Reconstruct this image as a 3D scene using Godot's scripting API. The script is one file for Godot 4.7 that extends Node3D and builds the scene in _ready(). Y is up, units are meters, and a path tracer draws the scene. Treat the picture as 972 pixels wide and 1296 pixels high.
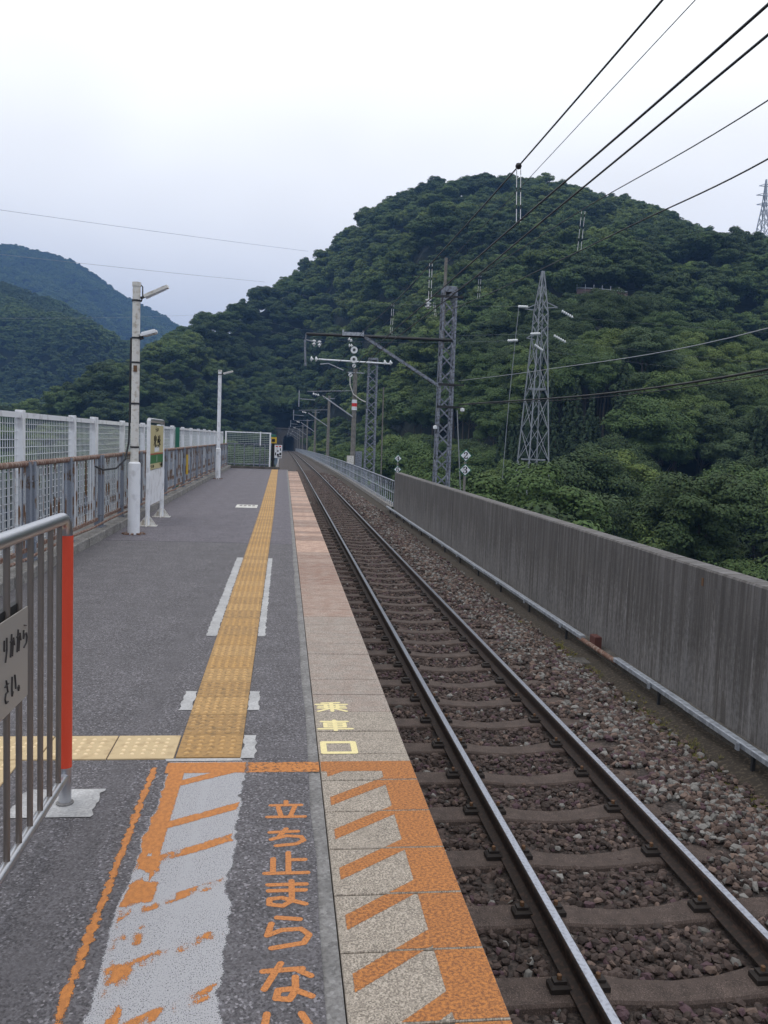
extends Node3D
# Rural railway platform under an overcast sky. World: x right across the track, y up (0 = platform surface), -z along the track.
# P(x, y, z) takes z as metres ahead of the viewer.

var used := {}
var M := {}
const RAIL_L := 1.602
const RAIL_R := 2.734
const EYE := 1.495


func P(x: float, y: float, z: float) -> Vector3:
	return Vector3(x, y, -z)


func rail_y(z: float) -> float:
	if z < 60.0:
		return -1.15
	return -1.15 - 2.5 * pow((z - 60.0) / 290.0, 1.25)


# ---------------------------------------------------------------- mesh builder
class MB:
	var v := PackedVector3Array()
	var n := PackedVector3Array()
	var uv := PackedVector2Array()
	var uv2 := PackedVector2Array()
	var c := PackedColorArray()
	var tint := Color(1, 1, 1)
	var use_c := false

	func tri(a: Vector3, b: Vector3, d: Vector3, hint: Vector3, ua := Vector2(), ub := Vector2(), ud := Vector2()) -> void:
		var nn := (d - a).cross(b - a)
		if nn.dot(hint) < 0.0:
			var t := b
			b = d
			d = t
			var tu := ub
			ub = ud
			ud = tu
			nn = -nn
		nn = nn.normalized()
		v.append(a); v.append(b); v.append(d)
		for i in 3:
			n.append(nn)
		uv.append(ua); uv.append(ub); uv.append(ud)
		if use_c:
			for i in 3:
				c.append(tint)

	func quad(a: Vector3, b: Vector3, d: Vector3, e: Vector3, hint: Vector3, u := Rect2(0, 0, 1, 1)) -> void:
		var u0 := u.position
		var u1 := Vector2(u.end.x, u.position.y)
		var u2 := u.end
		var u3 := Vector2(u.position.x, u.end.y)
		tri(a, b, d, hint, u0, u1, u2)
		tri(a, d, e, hint, u0, u2, u3)

	# smooth triangle with its own normals
	func stri(a: Vector3, b: Vector3, d: Vector3, na: Vector3, nb: Vector3, nd: Vector3, ua := Vector2(), ub := Vector2(), ud := Vector2()) -> void:
		var nn := (d - a).cross(b - a)
		if nn.dot(na + nb + nd) < 0.0:
			v.append(a); v.append(d); v.append(b)
			n.append(na); n.append(nd); n.append(nb)
			uv.append(ua); uv.append(ud); uv.append(ub)
		else:
			v.append(a); v.append(b); v.append(d)
			n.append(na); n.append(nb); n.append(nd)
			uv.append(ua); uv.append(ub); uv.append(ud)
		if use_c:
			for i in 3:
				c.append(tint)

	func box(at: Vector3, size: Vector3, bs := Basis()) -> void:
		var h := size * 0.5
		var k: Array[Vector3] = []
		for i in 8:
			k.append(at + bs * Vector3(h.x * (1 if i & 1 else -1), h.y * (1 if i & 2 else -1), h.z * (1 if i & 4 else -1)))
		quad(k[0], k[1], k[3], k[2], bs * Vector3(0, 0, -1), Rect2(0, 0, size.x, size.y))
		quad(k[4], k[5], k[7], k[6], bs * Vector3(0, 0, 1), Rect2(0, 0, size.x, size.y))
		quad(k[0], k[4], k[6], k[2], bs * Vector3(-1, 0, 0), Rect2(0, 0, size.z, size.y))
		quad(k[1], k[5], k[7], k[3], bs * Vector3(1, 0, 0), Rect2(0, 0, size.z, size.y))
		quad(k[0], k[1], k[5], k[4], bs * Vector3(0, -1, 0), Rect2(0, 0, size.x, size.z))
		quad(k[2], k[3], k[7], k[6], bs * Vector3(0, 1, 0), Rect2(0, 0, size.x, size.z))

	# box with chamfered top edges (base at y0, top at y1)
	func slab(x0: float, x1: float, z0: float, z1: float, y0: float, y1: float, ch: float) -> void:
		var b := [Vector3(x0, y1 - ch, z0), Vector3(x1, y1 - ch, z0), Vector3(x1, y1 - ch, z1), Vector3(x0, y1 - ch, z1)]
		var sx := signf(x1 - x0) * ch
		var sz := signf(z1 - z0) * ch
		var t := [Vector3(x0 + sx, y1, z0 + sz), Vector3(x1 - sx, y1, z0 + sz), Vector3(x1 - sx, y1, z1 - sz), Vector3(x0 + sx, y1, z1 - sz)]
		var mid := Vector3((x0 + x1) / 2, y0, (z0 + z1) / 2)
		quad(t[0], t[1], t[2], t[3], Vector3.UP)
		for i in 4:
			var j := (i + 1) % 4
			var out: Vector3 = ((b[i] + b[j]) / 2 - mid) * Vector3(1, 0, 1)
			quad(b[i], b[j], t[j], t[i], out + Vector3.UP * 0.1)
			quad(Vector3(b[i].x, y0, b[i].z), Vector3(b[j].x, y0, b[j].z), b[j], b[i], out)

	func beam(a: Vector3, b: Vector3, w: float, h: float, up := Vector3.UP) -> void:
		var d := b - a
		var zz := d.normalized()
		if absf(zz.dot(up)) > 0.98:
			up = Vector3.RIGHT
		var xx := up.cross(zz).normalized()
		var yy := zz.cross(xx)
		box((a + b) / 2, Vector3(w, h, d.length()), Basis(xx, yy, zz))

	func tube(a: Vector3, b: Vector3, ra: float, rb: float, sides := 10, caps := true) -> void:
		path(PackedVector3Array([a, b]), PackedFloat32Array([ra, rb]), sides, caps)

	func path(pts: PackedVector3Array, rad: PackedFloat32Array, sides := 8, caps := true) -> void:
		var rings := []
		var norms := []
		var last_x := Vector3.ZERO
		for i in pts.size():
			var d := (pts[mini(i + 1, pts.size() - 1)] - pts[maxi(i - 1, 0)]).normalized()
			var ref := last_x
			if ref == Vector3.ZERO:
				ref = Vector3.UP if absf(d.y) < 0.9 else Vector3.RIGHT
			var xx := (ref - d * ref.dot(d)).normalized()
			last_x = xx
			var yy := d.cross(xx)
			var ring := PackedVector3Array()
			var nr := PackedVector3Array()
			var r: float = rad[i] if i < rad.size() else rad[rad.size() - 1]
			for k in sides + 1:
				var an := TAU * k / sides
				var o := xx * cos(an) + yy * sin(an)
				nr.append(o)
				ring.append(pts[i] + o * r)
			rings.append(ring)
			norms.append(nr)
		for i in pts.size() - 1:
			for k in sides:
				var u := Vector2(float(k) / sides, i)
				stri(rings[i][k], rings[i][k + 1], rings[i + 1][k + 1], norms[i][k], norms[i][k + 1], norms[i + 1][k + 1], u, u, u)
				stri(rings[i][k], rings[i + 1][k + 1], rings[i + 1][k], norms[i][k], norms[i + 1][k + 1], norms[i + 1][k], u, u, u)
		if caps:
			for e in [0, pts.size() - 1]:
				var d2: Vector3 = (pts[0] - pts[1]) if e == 0 else (pts[e] - pts[e - 1])
				for k in range(1, sides - 1):
					tri(rings[e][0], rings[e][k], rings[e][k + 1], d2)

	# lathe round the vertical axis at 'at': profile of (radius, y)
	func lathe(at: Vector3, prof: PackedVector2Array, sides := 12, bs := Basis()) -> void:
		for i in prof.size() - 1:
			var p0 := prof[i]
			var p1 := prof[i + 1]
			var sl := Vector2(p1.y - p0.y, -(p1.x - p0.x)).normalized()
			for k in sides:
				var a0 := TAU * k / sides
				var a1 := TAU * (k + 1) / sides
				var c0 := Vector3(cos(a0), 0, sin(a0))
				var c1 := Vector3(cos(a1), 0, sin(a1))
				var n0 := bs * (c0 * sl.x + Vector3.UP * sl.y)
				var n1 := bs * (c1 * sl.x + Vector3.UP * sl.y)
				var q := [at + bs * (c0 * p0.x + Vector3.UP * p0.y), at + bs * (c1 * p0.x + Vector3.UP * p0.y), at + bs * (c1 * p1.x + Vector3.UP * p1.y), at + bs * (c0 * p1.x + Vector3.UP * p1.y)]
				if p0.x > 0.0001:
					stri(q[0], q[1], q[2], n0, n1, n1)
				if p1.x > 0.0001:
					stri(q[0], q[2], q[3], n0, n1, n0)

	func mesh() -> ArrayMesh:
		var a := []
		a.resize(Mesh.ARRAY_MAX)
		a[Mesh.ARRAY_VERTEX] = v
		a[Mesh.ARRAY_NORMAL] = n
		a[Mesh.ARRAY_TEX_UV] = uv
		if uv2.size() == v.size():
			a[Mesh.ARRAY_TEX_UV2] = uv2
		if use_c:
			a[Mesh.ARRAY_COLOR] = c
		var m := ArrayMesh.new()
		m.add_surface_from_arrays(Mesh.PRIMITIVE_TRIANGLES, a)
		return m


# ---------------------------------------------------------------- scene helpers
func numbered(s: String) -> String:
	if not used.has(s):
		used[s] = 0
		return s
	used[s] += 1
	return "%s_%03d" % [s, used[s]]


func thing(called: String, label: String, category: String, at: Vector3, group := "") -> Node3D:
	var o := Node3D.new()
	o.name = numbered(called)
	add_child(o)
	o.position = at
	o.set_meta("label", label)
	o.set_meta("category", category)
	if group != "":
		o.set_meta("group", group)
	return o


func wpos(n: Node) -> Vector3:
	var p := Vector3.ZERO
	while n is Node3D and n != self:
		p += n.position
		n = n.get_parent()
	return p


# a mesh in world coordinates (or a shared mesh put at 'at') as a part of 'parent'
func part(parent: Node, called: String, m: Mesh, mat: Material, at := Vector3.ZERO, bs := Basis()) -> MeshInstance3D:
	var o := MeshInstance3D.new()
	o.name = called
	o.mesh = m
	o.material_override = mat
	parent.add_child(o, true)
	o.transform = Transform3D(bs, at - wpos(parent))
	return o


func single(called: String, m: Mesh, mat: Material, label: String, category: String, group := "") -> MeshInstance3D:
	var o := MeshInstance3D.new()
	o.name = numbered(called)
	o.mesh = m
	o.material_override = mat
	add_child(o)
	o.set_meta("label", label)
	o.set_meta("category", category)
	if group != "":
		o.set_meta("group", group)
	return o


func structure(called: String, m: Mesh, mat: Material) -> MeshInstance3D:
	var o := MeshInstance3D.new()
	o.name = numbered(called)
	o.mesh = m
	o.material_override = mat
	add_child(o)
	o.set_meta("kind", "structure")
	return o


func lin(r: float, g: float, b: float) -> Color:
	return Color(r, g, b).linear_to_srgb()


func flat(r: float, g: float, b: float, rough := 0.8, metal := 0.0) -> StandardMaterial3D:
	var m := StandardMaterial3D.new()
	m.albedo_color = lin(r, g, b)
	m.roughness = rough
	m.metallic = metal
	return m


func noise(seed_: int, freq: float, oct := 4, type := FastNoiseLite.TYPE_SIMPLEX_SMOOTH) -> FastNoiseLite:
	var f := FastNoiseLite.new()
	f.seed = seed_
	f.frequency = freq
	f.noise_type = type
	f.fractal_octaves = oct
	f.fractal_type = FastNoiseLite.FRACTAL_FBM if oct > 1 else FastNoiseLite.FRACTAL_NONE
	return f


func grey_bytes(f: FastNoiseLite, w: int, h: int) -> PackedByteArray:
	var im := f.get_seamless_image(w, h, false, false, 0.15)
	im.convert(Image.FORMAT_L8)
	return im.get_data()


func cells(seed_: int, freq: float) -> FastNoiseLite:
	var f := noise(seed_, freq, 1, FastNoiseLite.TYPE_CELLULAR)
	f.cellular_return_type = FastNoiseLite.RETURN_CELL_VALUE
	f.cellular_jitter = 1.0
	return f


func to_tex(data: PackedByteArray, w: int, h: int, fmt := Image.FORMAT_RGB8) -> ImageTexture:
	return ImageTexture.create_from_image(Image.create_from_data(w, h, false, fmt, data))


func s8(l: float) -> int:
	l = clampf(l, 0.0, 1.0)
	return int(255.0 * (1.055 * pow(l, 1.0 / 2.4) - 0.055 if l > 0.0031308 else 12.92 * l))


# grainy surface: cell aggregate + fine and coarse noise, tinted between two linear colours
func grain_tex(size: int, seed_: int, cell_f: float, lo: Color, hi: Color, bright: float, coarse_amt: float, spread := 1.0) -> ImageTexture:
	var a := grey_bytes(cells(seed_, cell_f), size, size)
	var b := grey_bytes(noise(seed_ + 1, 0.25, 2), size, size)
	var k := grey_bytes(noise(seed_ + 2, 4.0 / size, 4), size, size)
	var out := PackedByteArray()
	out.resize(size * size * 3)
	var lut := PackedByteArray()
	lut.resize(1024)
	for i in 1024:
		lut[i] = s8(i / 1023.0)
	for i in size * size:
		var t := 0.5 + ((a[i] - 128) / 255.0 * 0.75 + (b[i] - 128) / 255.0 * 0.6) * spread
		var cm := 1.0 + (k[i] - 128) / 128.0 * coarse_amt
		if a[i] > 236:
			t += bright
		t = clampf(t, 0.0, 1.6)
		var o := i * 3
		out[o] = lut[clampi(int((lo.r + (hi.r - lo.r) * t) * cm * 1023.0), 0, 1023)]
		out[o + 1] = lut[clampi(int((lo.g + (hi.g - lo.g) * t) * cm * 1023.0), 0, 1023)]
		out[o + 2] = lut[clampi(int((lo.b + (hi.b - lo.b) * t) * cm * 1023.0), 0, 1023)]
	return to_tex(out, size, size)


# blotchy surface: two linear colours mixed by thresholded noise (rust on paint, moss on mud ...)
func blotch_tex(size: int, seed_: int, freq: float, base: Color, spot: Color, from: float, to: float, grain := 0.12, stretch := 1.0) -> ImageTexture:
	var f := noise(seed_, freq, 5)
	var a := PackedByteArray()
	if stretch == 1.0:
		a = grey_bytes(f, size, size)
	else:
		a = grey_bytes(noise(seed_, freq, 4), size, int(size / stretch))
	var b := grey_bytes(noise(seed_ + 7, 0.3, 2), size, size)
	var out := PackedByteArray()
	out.resize(size * size * 3)
	var lut := PackedByteArray()
	lut.resize(1024)
	for i in 1024:
		lut[i] = s8(i / 1023.0)
	var rows := int(size / stretch)
	for y in size:
		for x in size:
			var i := y * size + x
			var g := (b[i] - 128) / 128.0
			var t := smoothstep(from, to, a[int(y / stretch) % rows * size + x] / 255.0 + g * 0.08)
			var cm := 1.0 + g * grain
			var o := i * 3
			out[o] = lut[clampi(int(lerpf(base.r, spot.r, t) * cm * 1023.0), 0, 1023)]
			out[o + 1] = lut[clampi(int(lerpf(base.g, spot.g, t) * cm * 1023.0), 0, 1023)]
			out[o + 2] = lut[clampi(int(lerpf(base.b, spot.b, t) * cm * 1023.0), 0, 1023)]
	return to_tex(out, size, size)


func textured(tex: Texture2D, scale: float, rough := 0.85, metal := 0.0, bump := 0.0) -> StandardMaterial3D:
	var m := StandardMaterial3D.new()
	m.albedo_texture = tex
	m.uv1_triplanar = true
	m.uv1_world_triplanar = true
	m.uv1_scale = Vector3.ONE * scale
	m.roughness = rough
	m.metallic = metal
	if bump > 0.0:
		m.heightmap_enabled = true
		m.heightmap_texture = tex
		m.heightmap_scale = bump
	return m


# ---------------------------------------------------------------- glyph strokes, drawn as worn paint
const GLYPH := {
	"tatsu": [[0.5, 0, 0.5, 0.2], [0.08, 0.25, 0.92, 0.25], [0.28, 0.38, 0.36, 0.88], [0.74, 0.36, 0.62, 0.9], [0, 0.95, 1, 0.95]],
	"chi": [[0.08, 0.2, 0.8, 0.16], [0.5, 0, 0.3, 0.5], [0.3, 0.5, 0.12, 0.62, 0.5, 0.42, 0.88, 0.48, 0.95, 0.7, 0.75, 0.9, 0.25, 0.98]],
	"tome": [[0.55, 0, 0.55, 0.95], [0.55, 0.35, 0.95, 0.35], [0.18, 0.28, 0.18, 0.95], [0, 0.95, 1, 0.95]],
	"ma": [[0.08, 0.14, 0.95, 0.14], [0.1, 0.38, 0.92, 0.38], [0.62, 0, 0.62, 0.78, 0.42, 0.97, 0.12, 0.9, 0.12, 0.7, 0.4, 0.66, 0.92, 0.92]],
	"ra": [[0.3, 0, 0.78, 0.08], [0.18, 0.2, 0.1, 0.58], [0.1, 0.58, 0.4, 0.42, 0.8, 0.4, 0.97, 0.6, 0.85, 0.85, 0.2, 0.98]],
	"na": [[0.04, 0.2, 0.8, 0.16], [0.38, 0, 0.08, 0.66], [0.75, 0.22, 0.96, 0.36], [0.66, 0.38, 0.66, 0.72, 0.55, 0.94, 0.3, 0.9, 0.34, 0.7, 0.6, 0.68, 0.96, 0.88]],
	"i": [[0.14, 0.06, 0.08, 0.55, 0.14, 0.9, 0.34, 0.72], [0.76, 0.08, 0.95, 0.5, 0.98, 0.72]],
	"jou": [[0.75, 0, 0.2, 0.06], [0, 0.22, 1, 0.22], [0.08, 0.44, 0.92, 0.44], [0.3, 0.22, 0.3, 0.64], [0.7, 0.22, 0.7, 0.64], [0.5, 0.06, 0.5, 1], [0.05, 0.64, 0.95, 0.64], [0.45, 0.66, 0.05, 1], [0.55, 0.66, 0.95, 1]],
	"sha": [[0.1, 0.12, 0.9, 0.12], [0.2, 0.28, 0.8, 0.28, 0.8, 0.66, 0.2, 0.66, 0.2, 0.28], [0.2, 0.47, 0.8, 0.47], [0, 0.84, 1, 0.84], [0.5, 0, 0.5, 1]],
	"kuchi": [[0.06, 0.08, 0.94, 0.08, 0.94, 0.92, 0.06, 0.92, 0.06, 0.08]],
	"ri": [[0.22, 0.05, 0.2, 0.5, 0.3, 0.44], [0.75, 0, 0.76, 0.55, 0.45, 1]],
	"ka": [[0.05, 0.3, 0.6, 0.25, 0.62, 0.6, 0.5, 0.95, 0.38, 0.85], [0.36, 0, 0.1, 0.95], [0.76, 0.2, 0.96, 0.55]],
	"sa": [[0.1, 0.25, 0.9, 0.2], [0.4, 0, 0.75, 0.55], [0.75, 0.55, 0.3, 0.55, 0.15, 0.75, 0.35, 0.97, 0.8, 0.95]],
	"maru": [[0.1, 0.75, 0.25, 0.68, 0.35, 0.8, 0.22, 0.92, 0.1, 0.8, 0.12, 0.74]],
	"kan_a": [[0.5, 0, 0.4, 0.1], [0.15, 0.12, 0.85, 0.12, 0.85, 0.55, 0.15, 0.55, 0.15, 0.12], [0.5, 0.12, 0.5, 0.55], [0.15, 0.33, 0.85, 0.33], [0.4, 0.55, 0.05, 1], [0.6, 0.55, 0.6, 0.95, 0.98, 0.95]],
	"kan_b": [[0.2, 0.05, 0.2, 0.75], [0, 0.35, 0, 0.75, 0.4, 0.75, 0.4, 0.35], [0.5, 0.2, 1, 0.2], [0.75, 0, 0.75, 0.45], [0.52, 0.45, 0.98, 0.45, 0.5, 1], [0.6, 0.55, 1, 1]],
}


func seg_dist(p: Vector2, a: Vector2, b: Vector2) -> float:
	var d := b - a
	var t := clampf((p - a).dot(d) / maxf(d.length_squared(), 1e-9), 0.0, 1.0)
	return p.distance_to(a + d * t)


# adds glyph strokes to a coverage field (w x h floats); box in pixels
func stamp(field: PackedFloat32Array, w: int, h: int, key: String, box: Rect2, half: float) -> PackedFloat32Array:
	for s in GLYPH[key]:
		for k in range(0, s.size() - 2, 2):
			var a := box.position + Vector2(s[k], s[k + 1]) * box.size
			var b := box.position + Vector2(s[k + 2], s[k + 3]) * box.size
			var lo := a.min(b) - Vector2.ONE * (half + 2)
			var hi := a.max(b) + Vector2.ONE * (half + 2)
			for y in range(maxi(0, int(lo.y)), mini(h - 1, int(hi.y)) + 1):
				for x in range(maxi(0, int(lo.x)), mini(w - 1, int(hi.x)) + 1):
					var d := seg_dist(Vector2(x, y), a, b)
					var cv := clampf(half - d + 0.5, -2.0, 1.0) * 0.5 + 0.5
					if cv > field[y * w + x]:
						field[y * w + x] = cv
	return field


func paint_mat(data: PackedByteArray, w: int, h: int, rough := 0.7) -> StandardMaterial3D:
	var m := StandardMaterial3D.new()
	m.albedo_texture = to_tex(data, w, h, Image.FORMAT_RGBA8)
	m.transparency = BaseMaterial3D.TRANSPARENCY_ALPHA
	m.texture_repeat = false
	m.roughness = rough
	return m


# flat sheet on the platform: u along x, v from far to near
func sheet(x0: float, x1: float, zf: float, zn: float, y: float) -> ArrayMesh:
	var b := MB.new()
	b.quad(P(x0, y, zf), P(x1, y, zf), P(x1, y, zn), P(x0, y, zn), Vector3.UP)
	return b.mesh()


# worn colour for a paint layer: returns RGBA bytes from a coverage function field and noise
func worn_paint(field: PackedFloat32Array, w: int, h: int, col: Color, col2: Color, seed_: int, wear: float, freq := 0.05) -> PackedByteArray:
	var a := grey_bytes(noise(seed_, freq, 5), w, h)
	var b := grey_bytes(noise(seed_ + 3, 0.30, 2), w, h)
	var rng := RandomNumberGenerator.new()
	rng.seed = seed_
	var out := PackedByteArray()
	out.resize(w * h * 4)
	for i in w * h:
		var na := a[i] / 255.0
		var nb := b[i] / 255.0 + rng.randf_range(-0.12, 0.12)
		var f := field[i] + (na - 0.5) * 0.25 + (nb - 0.5) * 0.55
		var hole := smoothstep(wear, wear - 0.10, na * 0.5 + nb * 0.5)
		var al := smoothstep(0.42, 0.58, f) * (1.0 - hole)
		var t := clampf(0.5 + (na - 0.5) * 1.6 + (nb - 0.5) * 1.5, 0.0, 1.0)
		var o := i * 4
		out[o] = s8(lerpf(col2.r, col.r, t))
		out[o + 1] = s8(lerpf(col2.g, col.g, t))
		out[o + 2] = s8(lerpf(col2.b, col.b, t))
		out[o + 3] = int(al * 255)
	return out


# ---------------------------------------------------------------- build
func _ready() -> void:
	camera_and_light()
	materials()
	terrain()
	platform()
	markings()
	track()
	right_side()
	left_side()
	masts()
	wires()
	barrier()
	forest()


func camera_and_light() -> void:
	var cam := Camera3D.new()
	cam.name = "camera"
	var ps := 0.1223
	var th := 0.0844
	var ro := 0.0380
	var f := Vector3(sin(ps) * cos(th), -sin(th), -cos(ps) * cos(th))
	var r0 := Vector3(cos(ps), 0, sin(ps))
	var u0 := r0.cross(f).normalized()
	var r := r0 * cos(ro) + u0 * sin(ro)
	var u := u0 * cos(ro) - r0 * sin(ro)
	cam.transform = Transform3D(Basis(r, u, -f), Vector3(0, EYE, 0))
	cam.fov = 63.344
	cam.near = 0.05
	cam.far = 8000.0
	cam.current = true
	add_child(cam)
	# overcast sky: bright white cloud overhead, slightly bluer and dimmer towards the horizon, soft cloud masses all round
	var w := 512
	var h := 256
	var im := Image.create(w, h, false, Image.FORMAT_RGBAF)
	var nz := noise(11, 1.6, 5)
	var nz2 := noise(12, 3.5, 4)
	for y in h:
		var el := (0.5 - (y + 0.5) / h) * PI
		for x in w:
			var az := (x + 0.5) / w * TAU
			var d := Vector3(cos(el) * cos(az), sin(el), cos(el) * sin(az))
			var q := Vector3(d.x, d.y * 2.2, d.z)
			var c := nz.get_noise_3dv(q) + 0.35 * nz2.get_noise_3dv(q)
			var up := clampf(d.y, 0.0, 1.0)
			var k := smoothstep(0.12, 0.46, up)
			var base := Vector3(0.90, 0.93, 1.03).lerp(Vector3(1.36, 1.37, 1.37), k)
			base *= 1.0 + 0.16 * c * (1.0 - 0.5 * k)
			im.set_pixel(x, y, Color(base.x, base.y, base.z))
	var pan := PanoramaSkyMaterial.new()
	pan.panorama = ImageTexture.create_from_image(im)
	var sky := Sky.new()
	sky.sky_material = pan
	var env := Environment.new()
	env.background_mode = Environment.BG_SKY
	env.sky = sky
	env.tonemap_mode = Environment.TONE_MAPPER_LINEAR
	env.tonemap_exposure = 1.0
	env.sdfgi_enabled = true
	env.ssao_enabled = true
	env.ssil_enabled = true
	env.fog_enabled = true
	env.fog_density = 0.00028
	env.fog_light_color = Color(0.55, 0.74, 1.0)
	var we := WorldEnvironment.new()
	we.name = "world_environment"
	we.environment = env
	add_child(we)
	var sun := DirectionalLight3D.new()
	sun.name = "sun"
	sun.light_energy = 0.16
	sun.light_angular_distance = 25.0
	sun.light_color = Color(1.0, 0.98, 0.95)
	sun.shadow_enabled = true
	add_child(sun)
	sun.look_at_from_position(Vector3(-20, 60, -10), Vector3(0, 0, -18), Vector3.UP)


func materials() -> void:
	var asphalt := grain_tex(1024, 1, 0.22, Color(0.036, 0.0335, 0.037), Color(0.168, 0.160, 0.176), 0.6, 0.16)
	M.asphalt = textured(asphalt, 0.62, 0.9, 0.0, 0.25)
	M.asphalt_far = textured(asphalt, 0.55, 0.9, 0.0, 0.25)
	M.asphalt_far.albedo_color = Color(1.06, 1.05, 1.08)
	var mortar := grain_tex(512, 21, 0.2, Color(0.12, 0.115, 0.115), Color(0.24, 0.235, 0.235), 0.2, 0.25)
	M.mortar = textured(mortar, 0.9, 0.92, 0.0, 0.15)
	var patch := grain_tex(512, 25, 0.25, Color(0.30, 0.30, 0.31), Color(0.46, 0.46, 0.47), 0.1, 0.2)
	M.patch = textured(patch, 0.9, 0.85, 0.0, 0.1)
	# terrazzo coping blocks, from clean grey to brake-dust brown
	var cop := grain_tex(1024, 31, 0.26, Color(0.10, 0.09, 0.08), Color(0.46, 0.43, 0.40), 0.1, 0.10)
	M.coping = []
	var rust_mask := grey_bytes(noise(41, 0.012, 5), 512, 512)
	var rust_fine := grey_bytes(noise(42, 0.2, 3), 512, 512)
	var mask := PackedByteArray()
	mask.resize(512 * 512 * 4)
	for y in 512:
		for x in 512:
			var i := y * 512 + x
			var t := smoothstep(0.32, 0.75, rust_mask[(y * 5 % 512) * 512 + x] / 255.0 + (rust_fine[i] - 128) / 255.0 * 0.7)
			mask[i * 4] = s8(0.24)
			mask[i * 4 + 1] = s8(0.140)
			mask[i * 4 + 2] = s8(0.106)
			mask[i * 4 + 3] = int(255 * clampf(t, 0, 1))
	var rust := to_tex(mask, 512, 512, Image.FORMAT_RGBA8)
	for k in 6:
		var m: StandardMaterial3D = textured(cop, 0.8, 0.85, 0.0, 0.1)
		m.uv1_triplanar = false
		m.uv1_world_triplanar = false
		m.uv1_scale = Vector3.ONE
		m.albedo_color = Color(1.03, 1.0, 0.96)
		if k > 0:
			m.albedo_color = [Color(1, 1, 1), Color(1.02, 0.985, 0.965), Color(1.08, 0.99, 0.95), Color(1.02, 0.92, 0.88), Color(0.86, 0.75, 0.70), Color(1.25, 1.10, 1.03)][k]
			m.detail_enabled = true
			m.detail_albedo = rust
			m.detail_uv_layer = BaseMaterial3D.DETAIL_UV_2
			var dm := PackedByteArray()
			dm.resize(64 * 64 * 3)
			dm.fill(int(255 * [0.0, 0.22, 0.5, 0.8, 1.0, 0.45][k]))
			m.detail_mask = to_tex(dm, 64, 64)
		M.coping.append(m)
	# tactile paving
	M.tactile = [
		textured(blotch_tex(512, 51, 0.03, Color(0.52, 0.315, 0.125), Color(0.33, 0.205, 0.09), 0.40, 0.85, 0.22), 1.7, 0.75, 0.0, 0.05),
		textured(blotch_tex(512, 52, 0.03, Color(0.48, 0.295, 0.125), Color(0.28, 0.18, 0.085), 0.38, 0.80, 0.25), 1.5, 0.75, 0.0, 0.05),
		textured(blotch_tex(512, 53, 0.03, Color(0.55, 0.345, 0.15), Color(0.36, 0.23, 0.10), 0.40, 0.85, 0.2), 1.6, 0.75, 0.0, 0.05)]
	M.tactile_pale = textured(blotch_tex(512, 54, 0.02, Color(0.74, 0.58, 0.36), Color(0.60, 0.45, 0.27), 0.5, 0.9, 0.1), 1.0, 0.7, 0.0, 0.05)
	for m in M.tactile:
		m.vertex_color_use_as_albedo = true
	M.tactile_pale.vertex_color_use_as_albedo = true
	M.concrete = textured(grain_tex(512, 61, 0.2, Color(0.13, 0.125, 0.12), Color(0.27, 0.26, 0.25), 0.1, 0.35), 0.6, 0.92, 0.0, 0.2)
	M.concrete_dark = textured(grain_tex(512, 62, 0.2, Color(0.05, 0.045, 0.042), Color(0.13, 0.12, 0.11), 0.1, 0.4), 0.6, 0.92, 0.0, 0.2)
	M.sleeper = textured(grain_tex(512, 63, 0.3, Color(0.030, 0.021, 0.018), Color(0.115, 0.085, 0.075), 1.6, 0.3), 1.6, 0.92, 0.0, 0.15)
	M.bed = textured(grain_tex(512, 64, 0.1, Color(0.018, 0.014, 0.013), Color(0.085, 0.066, 0.06), 0.3, 0.3, 1.3), 1.3, 0.95, 0.0, 0.8)
	M.mud = textured(blotch_tex(1024, 65, 0.03, Color(0.032, 0.025, 0.019), Color(0.12, 0.095, 0.070), 0.50, 0.85, 0.45), 0.6, 0.95, 0.0, 0.8)
	M.stone = flat(1, 1, 1, 0.9)
	M.stone.vertex_color_use_as_albedo = true
	M.rail_side = textured(blotch_tex(512, 66, 0.03, Color(0.030, 0.022, 0.020), Color(0.07, 0.042, 0.032), 0.45, 0.75, 0.3), 1.5, 0.75, 0.3)
	M.rail_top = textured(blotch_tex(256, 67, 0.05, Color(0.42, 0.44, 0.50), Color(0.30, 0.31, 0.36), 0.4, 0.8, 0.15), 2.0, 0.30, 1.0)
	M.clip = flat(0.028, 0.022, 0.020, 0.7, 0.3)
	M.bolt = flat(0.14, 0.075, 0.04, 0.8, 0.2)
	M.galv = textured(blotch_tex(512, 70, 0.02, Color(0.38, 0.41, 0.46), Color(0.25, 0.27, 0.31), 0.4, 0.7, 0.15), 1.0, 0.55, 0.35)
	M.steel_grey = textured(blotch_tex(512, 71, 0.02, Color(0.22, 0.245, 0.30), Color(0.13, 0.14, 0.165), 0.4, 0.7, 0.15), 0.8, 0.6, 0.3)
	M.pylon = flat(0.26, 0.28, 0.31, 0.6, 0.3)
	M.steel_dark = flat(0.03, 0.032, 0.037, 0.6, 0.3)
	M.rail_paint = [
		textured(blotch_tex(512, 72, 0.014, Color(0.40, 0.425, 0.46), Color(0.16, 0.09, 0.055), 0.60, 0.74, 0.25), 0.35, 0.7, 0.1),
		textured(blotch_tex(512, 73, 0.014, Color(0.28, 0.31, 0.36), Color(0.13, 0.07, 0.04), 0.50, 0.66, 0.25), 0.30, 0.7, 0.1),
		textured(blotch_tex(512, 74, 0.014, Color(0.20, 0.225, 0.275), Color(0.11, 0.07, 0.045), 0.66, 0.78, 0.25), 0.40, 0.7, 0.1)]
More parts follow.
